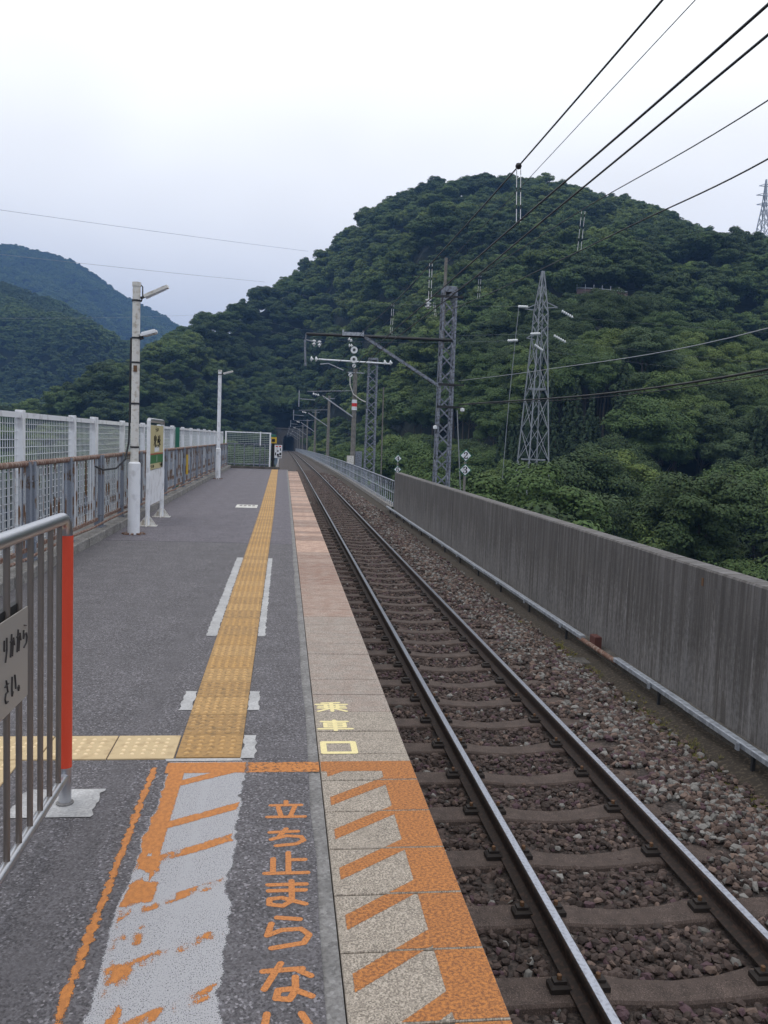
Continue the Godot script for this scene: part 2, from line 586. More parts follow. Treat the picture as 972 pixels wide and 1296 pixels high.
	for i in 6:
		var mv: StandardMaterial3D = M.rail_paint[i % 3].duplicate()
		mv.uv1_offset = Vector3(0.37 * i, 0.21 * i, 0.53 * i)
		M.rail_paint.append(mv)
	M.rust_rail = textured(blotch_tex(512, 75, 0.02, Color(0.16, 0.085, 0.06), Color(0.30, 0.24, 0.21), 0.5, 0.75, 0.3), 1.2, 0.8, 0.1)
	M.white = textured(blotch_tex(512, 76, 0.012, Color(0.74, 0.76, 0.80), Color(0.56, 0.57, 0.60), 0.5, 0.8, 0.05), 0.6, 0.5)
	M.white_old = textured(blotch_tex(512, 77, 0.018, Color(0.62, 0.61, 0.585), Color(0.40, 0.36, 0.31), 0.55, 0.75, 0.12), 0.9, 0.65)
	M.mesh_white = flat(0.60, 0.63, 0.66, 0.55)
	M.mesh_green = flat(0.30, 0.36, 0.33, 0.6)
	M.stainless = flat(0.52, 0.53, 0.56, 0.34, 1.0)
	M.stainless_bar = flat(0.25, 0.215, 0.19, 0.45, 0.85)
	M.orange_wrap = flat(0.62, 0.055, 0.018, 0.55)
	M.orange_wrap.clearcoat_enabled = true
	M.orange_wrap.clearcoat = 0.3
	M.orange_wrap.clearcoat_roughness = 0.35
	M.black = flat(0.012, 0.012, 0.014, 0.6)
	M.insulator = flat(0.72, 0.74, 0.76, 0.25)
	M.insulator_dark = flat(0.03, 0.03, 0.035, 0.3)
	M.pole = textured(grain_tex(512, 78, 0.2, Color(0.11, 0.105, 0.10), Color(0.24, 0.23, 0.215), 0.1, 0.35), 0.7, 0.9)
	M.red = flat(0.55, 0.03, 0.03, 0.6)
	M.green_paint = flat(0.012, 0.13, 0.085, 0.6)
	M.yellow = flat(0.62, 0.40, 0.035, 0.6)
	M.wire = flat(0.035, 0.036, 0.042, 0.5, 0.5)
	M.wire_light = flat(0.32, 0.34, 0.36, 0.5, 0.6)
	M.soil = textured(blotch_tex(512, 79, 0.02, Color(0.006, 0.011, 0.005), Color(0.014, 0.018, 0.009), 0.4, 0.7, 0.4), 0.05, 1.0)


# ---------------------------------------------------------------- terrain
const RIDGE := [[-60, 0.02, 330], [-30, 0.02, 330], [-18, 0.02, 330], [-14.24, 0.0339, 330], [-12.82, 0.0485, 340], [-11.38, 0.0747, 350], [-9.92, 0.0888, 360], [-8.44, 0.1066, 370], [-6.95, 0.1245, 385], [-5.43, 0.1408, 400], [-3.38, 0.1531, 430], [-1.85, 0.1757, 450], [-0.3, 0.192, 465], [1.26, 0.2081, 475], [2.29, 0.2273, 480], [3.83, 0.2505, 480], [5.38, 0.2753, 480], [6.42, 0.285, 480], [7.98, 0.2977, 475], [9.54, 0.3083, 470], [11.64, 0.3144, 465], [14.25, 0.3146, 460], [16.85, 0.3097, 455], [18.4, 0.3012, 450], [20.45, 0.2915, 450], [22.46, 0.2815, 445], [24.95, 0.2641, 440], [26.89, 0.2496, 440], [28.32, 0.2398, 440], [30.68, 0.2349, 440], [36, 0.25, 440], [60, 0.22, 420]]
const FOOT := [[-60, 190], [-20, 200], [-14, 225], [-8, 270], [-3.5, 318], [-1, 336], [1.5, 336], [3.5, 300], [6, 215], [9, 160], [13, 125], [20, 105], [32, 95], [60, 90]]
var bump_a: FastNoiseLite
var bump_b: FastNoiseLite


func table(t: Array, x: float, k: int) -> float:
	if x <= t[0][0]:
		return t[0][k]
	for i in range(1, t.size()):
		if x <= t[i][0]:
			var f: float = (x - t[i - 1][0]) / (t[i][0] - t[i - 1][0])
			return lerpf(t[i - 1][k], t[i][k], f)
	return t[t.size() - 1][k]


# ground height of the near hill and the valley, metres; x right, z ahead
func ground(x: float, z: float) -> float:
	var r := sqrt(x * x + z * z)
	var az := rad_to_deg(atan2(x, z))
	var d := table(RIDGE, az, 2)
	var top := EYE + table(RIDGE, az, 1) * d - 12.5
	var r0 := table(FOOT, az, 1)
	var base := -17.0 - 3.0 * smoothstep(-4.0, -12.0, az)
	var t := (r - r0) / (d - r0)
	var h := base
	if t > 0.0 and t <= 1.0:
		h = lerpf(base, top, t)
		var w := sin(t * PI)
		h += w * (bump_a.get_noise_2d(x, z) * 16.0 + bump_b.get_noise_2d(x, z) * 5.0)
	elif t > 1.0:
		h = top - (r - d) * 0.35
	else:
		h += bump_b.get_noise_2d(x, z) * 7.0
	return h


func in_cut(x: float, z: float) -> bool:
	return z > 338.0 and z < 376.0 and absf(x - 1.9) < 6.5 and ground(x, z) < rail_y(350.0) + 9.0


func terrain() -> void:
	bump_a = noise(5, 0.011, 2)
	bump_b = noise(6, 0.035, 2)
	var b := MB.new()
	var na := 120
	var nr := 100
	var pts := []
	for i in na + 1:
		var az := deg_to_rad(lerpf(-58.0, 62.0, float(i) / na))
		var row := PackedVector3Array()
		for j in nr + 1:
			var r := 18.0 + 560.0 * pow(float(j) / nr, 1.15)
			var x := sin(az) * r
			var z := cos(az) * r
			row.append(P(x, ground(x, z), z))
		pts.append(row)
	for i in na:
		for j in nr:
			var c: Vector3 = (pts[i][j] + pts[i + 1][j + 1]) / 2
			if in_cut(c.x, -c.z):
				continue
			b.quad(pts[i][j], pts[i + 1][j], pts[i + 1][j + 1], pts[i][j + 1], Vector3.UP)
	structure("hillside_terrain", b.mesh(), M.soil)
	b = MB.new()
	var prev := []
	for i in 49:
		var an := TAU * i / 48
		prev.append([P(sin(an) * 5.0, -24.0, cos(an) * 5.0), P(sin(an) * 600.0, -26.0, cos(an) * 600.0), P(sin(an) * 6000.0, -40.0, cos(an) * 6000.0)])
	for i in 48:
		b.tri(P(0, -24, 0), prev[i][0], prev[i + 1][0], Vector3.UP)
		for k in 2:
			b.quad(prev[i][k], prev[i + 1][k], prev[i + 1][k + 1], prev[i][k + 1], Vector3.UP)
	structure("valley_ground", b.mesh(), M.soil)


const MID := [[-40, 0.17], [-26, 0.17], [-17.9, 0.155], [-17.01, 0.1526], [-16.11, 0.1475], [-14.5, 0.1418], [-12.85, 0.1271], [-10.91, 0.1036], [-9.92, 0.0924], [-8.92, 0.0792], [-7.65, 0.067], [-5, 0.04], [-2, 0.02]]
const FAR := [[-40, 0.15], [-26, 0.18], [-17.9, 0.1915], [-17.24, 0.1947], [-15.89, 0.1909], [-14.52, 0.1878], [-13.82, 0.1849], [-12.39, 0.1712], [-10.94, 0.1545], [-9.46, 0.1426], [-8.21, 0.1337], [-7.2, 0.1224], [-6.17, 0.111], [-4.35, 0.093], [-1, 0.06], [2, 0.03]]


func mountain_h(t: Array, az: float, r: float, d: float, r0: float, tree: float) -> float:
	var top := EYE + table(t, az, 1) * d - tree
	var k := clampf((r - r0) / (d - r0), 0.0, 1.0)
	var x := sin(deg_to_rad(az)) * r
	var z := cos(deg_to_rad(az)) * r
	var h := lerpf(-30.0, top, k) + sin(k * PI) * (bump_a.get_noise_2d(x * 0.45, z * 0.45) * 55.0 + bump_b.get_noise_2d(x * 0.3, z * 0.3) * 12.0)
	if r > d:
		h = top - (r - d) * 0.3
	return h


# ---------------------------------------------------------------- platform
func platform() -> void:
	var base := Node3D.new()
	base.name = "platform"
	add_child(base)
	base.set_meta("kind", "structure")
	var b := MB.new()
	# body of the platform below its paving
	b.slab(-3.3, 0.195, 3.0, -39.6, -2.0, -0.03, 0.005)
	b.slab(0.195, 0.60, 3.0, -39.6, -2.0, -0.062, 0.005)
	part(base, "platform_body", b.mesh(), M.concrete_dark)
	# asphalt, in two lays with an open seam between them
	for s in [[-2.4, 11.745, "asphalt_paving"], [11.765, 39.55, "asphalt_paving"]]:
		b = MB.new()
		var nz := maxi(4, int((s[1] - s[0]) / 0.4))
		var nx := 8
		var edge := noise(92, 3.0, 3)
		var rows := []
		for i in nz + 1:
			var z: float = lerpf(s[0], s[1], float(i) / nz)
			var row := PackedVector3Array()
			for j in nx + 1:
				var x := lerpf(-2.47, 0.150 + edge.get_noise_1d(z * 3.0) * 0.014, float(j) / nx)
				row.append(P(x, 0.0, z))
			rows.append(row)
		for i in nz:
			for j in nx:
				b.quad(rows[i][j], rows[i + 1][j], rows[i + 1][j + 1], rows[i][j + 1], Vector3.UP)
			b.quad(rows[i][nx], rows[i + 1][nx], rows[i + 1][nx] + Vector3(0, -0.03, 0), rows[i][nx] + Vector3(0, -0.03, 0), Vector3.RIGHT)
		for i in [0, nz]:
			for j in nx:
				b.quad(rows[i][j], rows[i][j + 1], rows[i][j + 1] + Vector3(0, -0.03, 0), rows[i][j] + Vector3(0, -0.03, 0), Vector3(0, 0, 1 if i == 0 else -1))
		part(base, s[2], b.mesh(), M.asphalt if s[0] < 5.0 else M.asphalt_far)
	# mortar strip between asphalt and coping
	b = MB.new()
	var ez := noise(93, 5.0, 3)
	var zz := -2.0
	while zz < 39.5:
		var x0 := 0.128 + ez.get_noise_1d(zz) * 0.012
		var x1 := 0.128 + ez.get_noise_1d(zz + 0.1) * 0.012
		b.quad(P(x0, -0.006, zz), P(x1, -0.006, zz + 0.1), P(0.200, -0.004, zz + 0.1), P(0.200, -0.004, zz), Vector3.UP)
		zz += 0.1
	part(base, "mortar_strip", b.mesh(), M.mortar)
	# coping blocks
	var pitch := 0.3095
	var meshes := []
	var rng := RandomNumberGenerator.new()
	rng.seed = 77
	for k in 6:
		b = MB.new()
		b.slab(0.2045, 0.632, 0.0, -(pitch - 0.008), -0.06, 0.0, 0.003)
		# planar uv so that each variant shows another piece of the grain
		var off := Vector2(k * 0.137, k * 0.291)
		for i in b.v.size():
			var q := b.v[i]
			b.uv[i] = Vector2(q.x, q.z) * 0.9 + off
			b.uv2.append(Vector2(q.x * 0.9 + off.x, q.z * 0.35 + off.y))
		meshes.append(b.mesh())
	var z0 := 5.0933 - pitch * 22
	for i in 128:
		var z := z0 + i * pitch
		if z + pitch > 39.6:
			break
		var kind := 0
		if z > 4.4:
			var f := clampf((z - 5.0) / 6.5, 0.0, 1.0)
			kind = clampi(int(f * 3.4 + rng.randf_range(1.0, 1.5)), 1, 3)
			if f > 0.75:
				kind = [3, 4, 5, 2, 3, 5][rng.randi() % 6]
			if z > 16.0 and z < 22.0:
				kind = [5, 5, 2, 5, 3][rng.randi() % 5]
		part(base, "coping_block", meshes[rng.randi() % 6], M.coping[kind], P(0, rng.randf_range(-0.0012, 0.0012), z))
	# tactile paving: strip along the platform
	var dot := tactile_mesh(0.296, 6, 0.0145, 0.0065, 0.032)
	var dot2 := tactile_mesh(0.296, 5, 0.015, 0.006, 0.045)
	var n := 0
	var zt := 3.805
	while zt < 39.2:
		var dx := 0.0
		if zt > 16.0:
			dx = -0.004 * (zt - 16.0)
		var m: Mesh = dot2 if n in [0, 4, 9, 10] else dot
		part(base, "tactile_paver", m, M.tactile[(n * 7 + n / 3) % 3], P(-0.31 + dx, rng.randf_range(0.0, 0.0015), zt + 0.149))
		zt += 0.3
		n += 1
	# pale row across
	var pale := tactile_mesh(0.296, 5, 0.0115, 0.004, 0.055)
	for i in 5:
		part(base, "tactile_paver", pale, M.tactile_pale, P(-0.615 - i * 0.302, 0.0, 3.945))
	for i in 3:
		part(base, "tactile_paver", pale, M.tactile_pale, P(-1.285 - i * 0.302, 0.0, 3.64))
	# mortar and tape patches
	for q in [[-0.54, -0.462, 6.2, 10.3], [-0.158, -0.105, 6.2, 10.3], [-0.525, -0.462, 4.49, 4.83], [-0.158, -0.10, 4.49, 4.83], [-0.158, -0.095, 3.80, 4.10], [-1.02, -0.71, 3.215, 3.475], [-0.50, -0.15, 3.768, 3.80]]:
		part(base, "mortar_patch", ragged(q[0], q[1], q[2], q[3], 0.0035, int(q[2] * 100)), M.patch)
	# kerb under the railing
	b = MB.new()
	b.slab(-2.455, -3.2, 0.0, -0.985, -0.1, 0.12, 0.012)
	var kerb := b.mesh()
	for i in 38:
		part(base, "kerb_stone", kerb, M.concrete, P(rng.randf_range(-0.006, 0.006), rng.randf_range(-0.004, 0.004), 2.0 + i))
	# low sill across the end of the platform
	b = MB.new()
	b.slab(-3.2, -0.18, -39.56, -39.75, -0.4, 0.11, 0.01)
	part(base, "end_sill", b.mesh(), M.concrete_dark)


func ragged(x0: float, x1: float, z0: float, z1: float, y: float, seed_: int) -> ArrayMesh:
	var b := MB.new()
	var e := noise(seed_, 9.0, 4)
	var n := maxi(3, int((z1 - z0) / 0.02))
	var am := minf(0.025, (x1 - x0) * 0.22)
	for i in n:
		var za := lerpf(z0, z1, float(i) / n)
		var zb := lerpf(z0, z1, float(i + 1) / n)
		b.quad(P(x0 + e.get_noise_2d(za, 3.0) * am, y, za), P(x0 + e.get_noise_2d(zb, 3.0) * am, y, zb), P(x1 + e.get_noise_2d(zb, 9.0) * am, y, zb), P(x1 + e.get_noise_2d(za, 9.0) * am, y, za), Vector3.UP)
	return b.mesh()


func tactile_mesh(w: float, n: int, r: float, h: float, margin: float) -> ArrayMesh:
	var b := MB.new()
	b.use_c = true
	b.tint = Color(0.70, 0.68, 0.63)
	b.slab(-w / 2, w / 2, w / 2, -w / 2, -0.01, 0.007, 0.002)
	b.tint = Color(1.12, 1.12, 1.1)
	var step := (w - 2 * margin) / (n - 1)
	for i in n:
		for j in n:
			var c := Vector3(-w / 2 + margin + i * step, 0.007, -w / 2 + margin + j * step)
			b.lathe(c, PackedVector2Array([Vector2(r, -0.0005), Vector2(r * 0.72, h * 0.8), Vector2(r * 0.45, h), Vector2(0, h)]), 8)
	return b.mesh()


# ---------------------------------------------------------------- painted markings on the platform
func markings() -> void:
	var base := get_node("platform")
	var orange := Color(0.52, 0.20, 0.045)
	var orange2 := Color(0.36, 0.135, 0.035)
	# worn grey panel with orange frame and hatching, left of the lettering
	var w := 400
	var h := 1024
	var X0 := -0.60
	var X1 := -0.07
	var ZF := 3.80
	var ZN := 1.75
	var grey := PackedFloat32Array()
	grey.resize(w * h)
	var org := PackedFloat32Array()
	org.resize(w * h)
	var e1 := noise(101, 2.2, 4)
	var e2 := noise(102, 6.0, 4)
	var wearn := noise(103, 5.0, 4)
	for j in h:
		var z := lerpf(ZF, ZN, (j + 0.5) / h)
		var le := -0.475 + e1.get_noise_1d(z) * 0.028 + e2.get_noise_1d(z * 2.0) * 0.010
		if z < 3.0:
			le += 0.004
		var ri := -0.135 + e1.get_noise_1d(z + 40.0) * 0.045 + e2.get_noise_1d(z * 3.0 + 9.0) * 0.012
		for i in w:
			var x := lerpf(X0, X1, (i + 0.5) / w)
			var g := minf(x - le, ri - x)
			g = minf(g, 3.765 - z)
			grey[j * w + i] = clampf(g * 45.0 + 0.5, 0.0, 1.0)
			var o := -1.0
			# outer thin line
			var lw := 0.0125 + e2.get_noise_1d(z * 2.5) * 0.010 + e2.get_noise_2d(x * 4.0, z * 4.0) * 0.008
			o = maxf(o, lw - absf(x + 0.535 - e1.get_noise_1d(z * 0.6 + 7.0) * 0.006))
			if z > 3.5:
				o = minf(o, 3.70 - z)
			# frame: top and left band
			var band := minf(minf(3.755 - z, z - 3.635), minf(x + 0.485, -0.135 - x))
			var band2 := minf(minf(x - le - 0.004, -0.40 - x), minf(z - 2.82 + e1.get_noise_1d(x * 6.0) * 0.2, 3.755 - z))
			o = maxf(o, maxf(band, band2))
			var cov := clampf(o * 60.0 + 0.5, 0.0, 1.0)
			if z < 3.3:
				cov *= clampf(1.25 - (wearn.get_noise_2d(x * 2.0 + 80.0, z * 1.5) + 0.25) * 0.9 * smoothstep(3.3, 2.6, z) - (0.0 if x < -0.5 else 0.10), 0.0, 1.0)
			# diagonal stripes, more and more worn towards the viewer
			for s in [[3.53, 1.0], [3.14, 0.95], [2.875, 0.72], [2.57, 0.52], [2.27, 0.46], [2.0, 0.5]]:
				var zc: float = s[0] + (x + 0.40) * 0.62
				var st := minf(0.026 - absf(z - zc) * 0.85, minf(x - le - 0.01, ri - 0.012 - x))
				var wn := wearn.get_noise_2d(x * 1.4 + zc, z * 1.2) * 0.6 + 0.5
				cov = maxf(cov, clampf(st * 55.0 + 0.5, 0.0, 1.0) * clampf(0.5 + (s[1] - wn) * 1.6, 0.08, 1.0))
			# leftover patches of the left band
			if z < 2.90:
				var pn := wearn.get_noise_2d(x * 1.3 + 50.0, z * 1.1)
				var pp := minf(minf(x - le - 0.005, -0.375 - x), 0.03)
				cov = maxf(cov, clampf(pp * 40.0 + 0.4, 0.0, 1.0) * clampf(0.42 + pn * 1.7, 0.0, 1.0))
			org[j * w + i] = cov
	var gd := worn_paint(grey, w, h, Color(0.40, 0.40, 0.425), Color(0.30, 0.30, 0.32), 104, 0.36, 0.35)
	# orange as its own coat on the grey
	var od := worn_paint(org, w, h, orange, orange2, 105, 0.20, 0.06)
	var m := part(base, "grey_paint_panel", sheet(X0, X1, ZF, ZN, 0.001), paint_mat(gd, w, h))
	m.set_meta("label", "worn pale grey paint panel on the asphalt")
	m = part(base, "orange_paint_frame", sheet(X0, X1, ZF, ZN, 0.0018), paint_mat(od, w, h))
	m.set_meta("label", "flaking orange frame and stripes on the grey paint")
	# bar across the asphalt
	w = 256
	h = 96
	var bar := PackedFloat32Array()
	bar.resize(w * h)
	for j in h:
		for i in w:
			bar[j * w + i] = clampf(minf(minf(i, w - 1 - i) / 6.0, minf(j - 6, h - 7 - j) / 5.0), 0.0, 0.8)
	part(base, "orange_paint_bar", sheet(-0.145, 0.204, 3.765, 3.625, 0.001), paint_mat(worn_paint(bar, w, h, orange, orange2, 106, 0.42, 0.05), w, h))
	# lettering: do not stand still here
	w = 176
	h = 1400
	var txt := PackedFloat32Array()
	txt.resize(w * h)
	var tx0 := -0.045
	var tx1 := 0.135
	var tz0 := 3.36
	var tz1 := 1.88
	var px := w / (tx1 - tx0)
	var pz := h / (tz0 - tz1)
	for s in [["tatsu", 3.335, 3.185], ["chi", 3.09, 2.955], ["tome", 2.905, 2.755], ["ma", 2.71, 2.555], ["ra", 2.495, 2.335], ["na", 2.265, 2.10], ["i", 2.065, 1.91]]:
		var r := Rect2((-0.025 - tx0) * px, (tz0 - s[1]) * pz, 0.145 * px, (s[1] - s[2]) * pz)
		txt = stamp(txt, w, h, s[0], r, 9.5)
	part(base, "painted_lettering", sheet(tx0, tx1, tz0, tz1, 0.001), paint_mat(worn_paint(txt, w, h, Color(0.56, 0.22, 0.06), Color(0.38, 0.14, 0.04), 107, 0.30, 0.09), w, h))
	# paint on the coping blocks: orange frame and hatching, and the three yellow boarding characters
	w = 300
	h = 256
	for o in base.get_children():
		if not o.name.begins_with("coping_block"):
			continue
		var z: float = -o.position.z
		var zf := z + 0.3045
		if zf > 1.6 and z < 3.76:
			var f := PackedFloat32Array()
			f.resize(w * h)
			for j in h:
				var zz := lerpf(zf - 0.003, z + 0.003, (j + 0.5) / h)
				for i in w:
					var x := lerpf(0.207, 0.630, (i + 0.5) / w)
					var a := minf(x - 0.482, 3.755 - zz)
					a = maxf(a, minf(zz - 3.64, 3.755 - zz))
					if zz < 3.70:
						for k in 8:
							var zc := 3.61 - k * 0.291 + (x - 0.22) * 0.80
							a = maxf(a, minf(0.040 - absf(zz - zc), minf(x - 0.232, 3.70 - zz)))
					f[j * w + i] = clampf(a * 120.0 + 0.5, 0.0, 1.0)
			part(o, "orange_paint", sheet(0.207, 0.630, zf - 0.003, z + 0.003, o.position.y + 0.0009), paint_mat(worn_paint(f, w, h, orange, Color(0.17, 0.062, 0.022), 120 + int(z * 10), 0.16, 0.09), w, h))
		for s in [["jou", 4.63, 4.475], ["sha", 4.325, 4.165], ["kuchi", 4.02, 3.85]]:
			if (s[1] + s[2]) / 2 > z and (s[1] + s[2]) / 2 < zf:
				var f2 := PackedFloat32Array()
				f2.resize(256 * 256)
				f2 = stamp(f2, 256, 256, s[0], Rect2(20, 20, 216, 216), 19.0 if s[0] == "kuchi" else 14.0)
				part(o, "yellow_lettering", sheet(0.205, 0.405, s[1] + 0.012, s[2] - 0.012, o.position.y + 0.0009), paint_mat(worn_paint(f2, 256, 256, Color(0.80, 0.70, 0.36), Color(0.68, 0.58, 0.30), 140, 0.2, 0.05), 256, 256))


# ---------------------------------------------------------------- track
func stone_mesh(seed_: int) -> ArrayMesh:
	var rng := RandomNumberGenerator.new()
	rng.seed = seed_
	var t := (1.0 + sqrt(5.0)) / 2.0
	var vs := [Vector3(-1, t, 0), Vector3(1, t, 0), Vector3(-1, -t, 0), Vector3(1, -t, 0), Vector3(0, -1, t), Vector3(0, 1, t), Vector3(0, -1, -t), Vector3(0, 1, -t), Vector3(t, 0, -1), Vector3(t, 0, 1), Vector3(-t, 0, -1), Vector3(-t, 0, 1)]
	for i in 12:
		vs[i] = vs[i].normalized() * rng.randf_range(0.62, 1.25) * Vector3(1.0, 0.72, 0.85)
	var fs := [0, 11, 5, 0, 5, 1, 0, 1, 7, 0, 7, 10, 0, 10, 11, 1, 5, 9, 5, 11, 4, 11, 10, 2, 10, 7, 6, 7, 1, 8, 3, 9, 4, 3, 4, 2, 3, 2, 6, 3, 6, 8, 3, 8, 9, 4, 9, 5, 2, 4, 11, 6, 2, 10, 8, 6, 7, 9, 8, 1]
	var b := MB.new()
	for i in 20:
		var a: Vector3 = vs[fs[i * 3]]
		var c: Vector3 = vs[fs[i * 3 + 1]]
		var d: Vector3 = vs[fs[i * 3 + 2]]
		b.tri(a, c, d, a + c + d)
	return b.mesh()


const BED := [[0.62, -0.33], [0.85, -0.27], [1.1, -0.215], [1.5, -0.205], [2.17, -0.228], [2.85, -0.205], [3.05, -0.165], [3.35, -0.155], [3.65, -0.20], [3.95, -0.30], [4.15, -0.325], [4.34, -0.23], [4.66, -0.22]]


func bed_y(x: float, z: float) -> float:
	return rail_y(z) + table(BED, x, 1)


func multi(parent: Node, called: String, mesh: Mesh, mat: Material, buf: PackedFloat32Array) -> MultiMeshInstance3D:
	var mm := MultiMesh.new()
	mm.transform_format = MultiMesh.TRANSFORM_3D
	mm.use_colors = true
	mm.mesh = mesh
	mm.instance_count = buf.size() / 16
	mm.buffer = buf
	var o := MultiMeshInstance3D.new()
	o.name = called
	o.multimesh = mm
	o.material_override = mat
	parent.add_child(o, true)
	return o


func push(buf: PackedFloat32Array, t: Transform3D, c: Color) -> void:
	var x := t.basis.x
	var y := t.basis.y
	var z := t.basis.z
	buf.append_array(PackedFloat32Array([x.x, y.x, z.x, t.origin.x, x.y, y.y, z.y, t.origin.y, x.z, y.z, z.z, t.origin.z, c.r, c.g, c.b, 1.0]))


func track() -> void:
	# deck of the viaduct, ballast bed
	var b := MB.new()
	var z := -3.0
	while z < 350.0:
		var z2 := minf(z + 5.0, 350.0)
		var xl := 0.605 if z < 39.0 else -0.9
		var ya := rail_y(z) - 0.52
		var yb := rail_y(z2) - 0.52
		b.quad(P(xl, ya, z), P(4.95, ya, z), P(4.95, yb, z2), P(xl, yb, z2), Vector3.UP)
		b.quad(P(4.95, ya, z), P(4.95, yb, z2), P(4.95, yb - 1.4, z2), P(4.95, ya - 1.4, z), Vector3.RIGHT)
		b.quad(P(xl, ya, z), P(xl, yb, z2), P(xl, yb - 1.4, z2), P(xl, ya - 1.4, z), Vector3.LEFT)
		b.quad(P(xl, ya - 1.4, z), P(4.95, ya - 1.4, z), P(4.95, yb - 1.4, z2), P(xl, yb - 1.4, z2), Vector3.DOWN)
		z = z2
	for k in 16:
		var pz := 12.0 + k * 22.0
		b.box(P(2.4, rail_y(pz) - 10.5, pz), Vector3(3.6, 17.5, 1.6))
	structure("viaduct_deck", b.mesh(), M.concrete)
	b = MB.new()
	z = -3.0
	var g := noise(201, 0.9, 3)
	while z < 349.0:
		var step := 0.5 if z < 30.0 else 2.0
		var z2 := z + step
		var xs := []
		if z >= 39.5:
			xs = [[-0.75, -0.45], [-0.2, -0.34]]
		xs = xs + BED
		for i in xs.size() - 1:
			if xs[i][0] > 4.0:
				continue
			var q := []
			for e in [[i, z], [i, z2], [i + 1, z2], [i + 1, z]]:
				var xx: float = xs[e[0]][0]
				q.append(P(xx, rail_y(e[1]) + xs[e[0]][1] + g.get_noise_2d(xx, e[1]) * 0.02, e[1]))
			b.quad(q[0], q[1], q[2], q[3], Vector3.UP)
		z = z2
	structure("ballast_bed", b.mesh(), M.bed)
	b = MB.new()
	z = -3.0
	while z < 349.0:
		var step := 0.5 if z < 30.0 else 5.0
		var z2 := z + step
		for i in 4:
			var xa := 3.9 + i * 0.2
			var xb := xa + 0.2
			b.quad(P(xa, bed_y(xa, z) + g.get_noise_2d(xa, z) * 0.02 - 0.006, z), P(xa, bed_y(xa, z2) + g.get_noise_2d(xa, z2) * 0.02 - 0.006, z2), P(xb, bed_y(xb, z2) + g.get_noise_2d(xb, z2) * 0.02 - 0.006, z2), P(xb, bed_y(xb, z) + g.get_noise_2d(xb, z) * 0.02 - 0.006, z), Vector3.UP)
		z = z2
	structure("trackside_mud", b.mesh(), M.mud)
	# rails and sleepers
	var t := thing("railway_track", "single railway track with two shiny rails on brown concrete sleepers", "railway track", P(2.168, -1.4, 3.0))
	var prof := [[-0.0635, -0.153], [0.0635, -0.153], [0.0635, -0.143], [0.012, -0.122], [0.0075, -0.11], [0.0075, -0.052], [0.0325, -0.036], [0.0325, -0.008], [0.027, 0.0], [-0.027, 0.0], [-0.0325, -0.008], [-0.0325, -0.036], [-0.0075, -0.052], [-0.0075, -0.11], [-0.012, -0.122], [-0.0635, -0.143]]
	for rx in [RAIL_L, RAIL_R]:
		b = MB.new()
		var top := MB.new()
		z = -3.0
		while z < 352.0:
			var z2 := z + (63.0 if z < 0.0 else 5.0)
			for i in prof.size():
				var j := (i + 1) % prof.size()
				var hint := Vector3(prof[j][1] - prof[i][1], -(prof[j][0] - prof[i][0]), 0)
				b.quad(P(rx + prof[i][0], rail_y(z) + prof[i][1], z), P(rx + prof[j][0], rail_y(z) + prof[j][1], z), P(rx + prof[j][0], rail_y(z2) + prof[j][1], z2), P(rx + prof[i][0], rail_y(z2) + prof[i][1], z2), hint)
			top.quad(P(rx - 0.0225, rail_y(z) + 0.0015, z), P(rx + 0.0225, rail_y(z) + 0.0015, z), P(rx + 0.0225, rail_y(z2) + 0.0015, z2), P(rx - 0.0225, rail_y(z2) + 0.0015, z2), Vector3.UP)
			z = z2
		var r := part(t, "rail", b.mesh(), M.rail_side)
		part(r, "running_surface", top.mesh(), M.rail_top)
	var sl := MB.new()
	var st := [[-1.03, -0.175, 0.115], [-0.98, -0.162, 0.12], [-0.40, -0.162, 0.115], [-0.25, -0.185, 0.10], [0.0, -0.20, 0.095], [0.25, -0.185, 0.10], [0.40, -0.162, 0.115], [0.98, -0.162, 0.12], [1.03, -0.175, 0.115]]
	for i in st.size() - 1:
		var a = st[i]
		var c = st[i + 1]
		sl.quad(Vector3(a[0], a[1], -a[2] + 0.012), Vector3(c[0], c[1], -c[2] + 0.012), Vector3(c[0], c[1], c[2] - 0.012), Vector3(a[0], a[1], a[2] - 0.012), Vector3.UP)
		for s in [-1.0, 1.0]:
			sl.quad(Vector3(a[0], a[1], s * (a[2] - 0.012)), Vector3(c[0], c[1], s * (c[2] - 0.012)), Vector3(c[0], c[1] - 0.014, s * c[2]), Vector3(a[0], a[1] - 0.014, s * a[2]), Vector3(0, 1, s))
			sl.quad(Vector3(a[0], a[1] - 0.014, s * a[2]), Vector3(c[0], c[1] - 0.014, s * c[2]), Vector3(c[0], -0.36, s * (c[2] + 0.02)), Vector3(a[0], -0.36, s * (a[2] + 0.02)), Vector3(0, 0.1, s))
	for s in [-1.0, 1.0]:
		sl.quad(Vector3(s * 1.03, -0.175, -0.1), Vector3(s * 1.03, -0.175, 0.1), Vector3(s * 1.04, -0.36, 0.13), Vector3(s * 1.04, -0.36, -0.13), Vector3(s, 0, 0))
	var sleeper := sl.mesh()
	var clip := MB.new()
	clip.slab(-0.055, 0.055, -0.045, 0.045, -0.165, -0.122, 0.012)
	clip.box(Vector3(0.0, -0.115, 0.0), Vector3(0.07, 0.02, 0.05))
	var clip_m := clip.mesh()
	var bolt := MB.new()
	bolt.lathe(Vector3.ZERO, PackedVector2Array([Vector2(0.014, -0.11), Vector2(0.014, -0.082), Vector2(0.009, -0.078), Vector2(0, -0.078)]), 6)
	var bolt_m := bolt.mesh()
	var k := 0
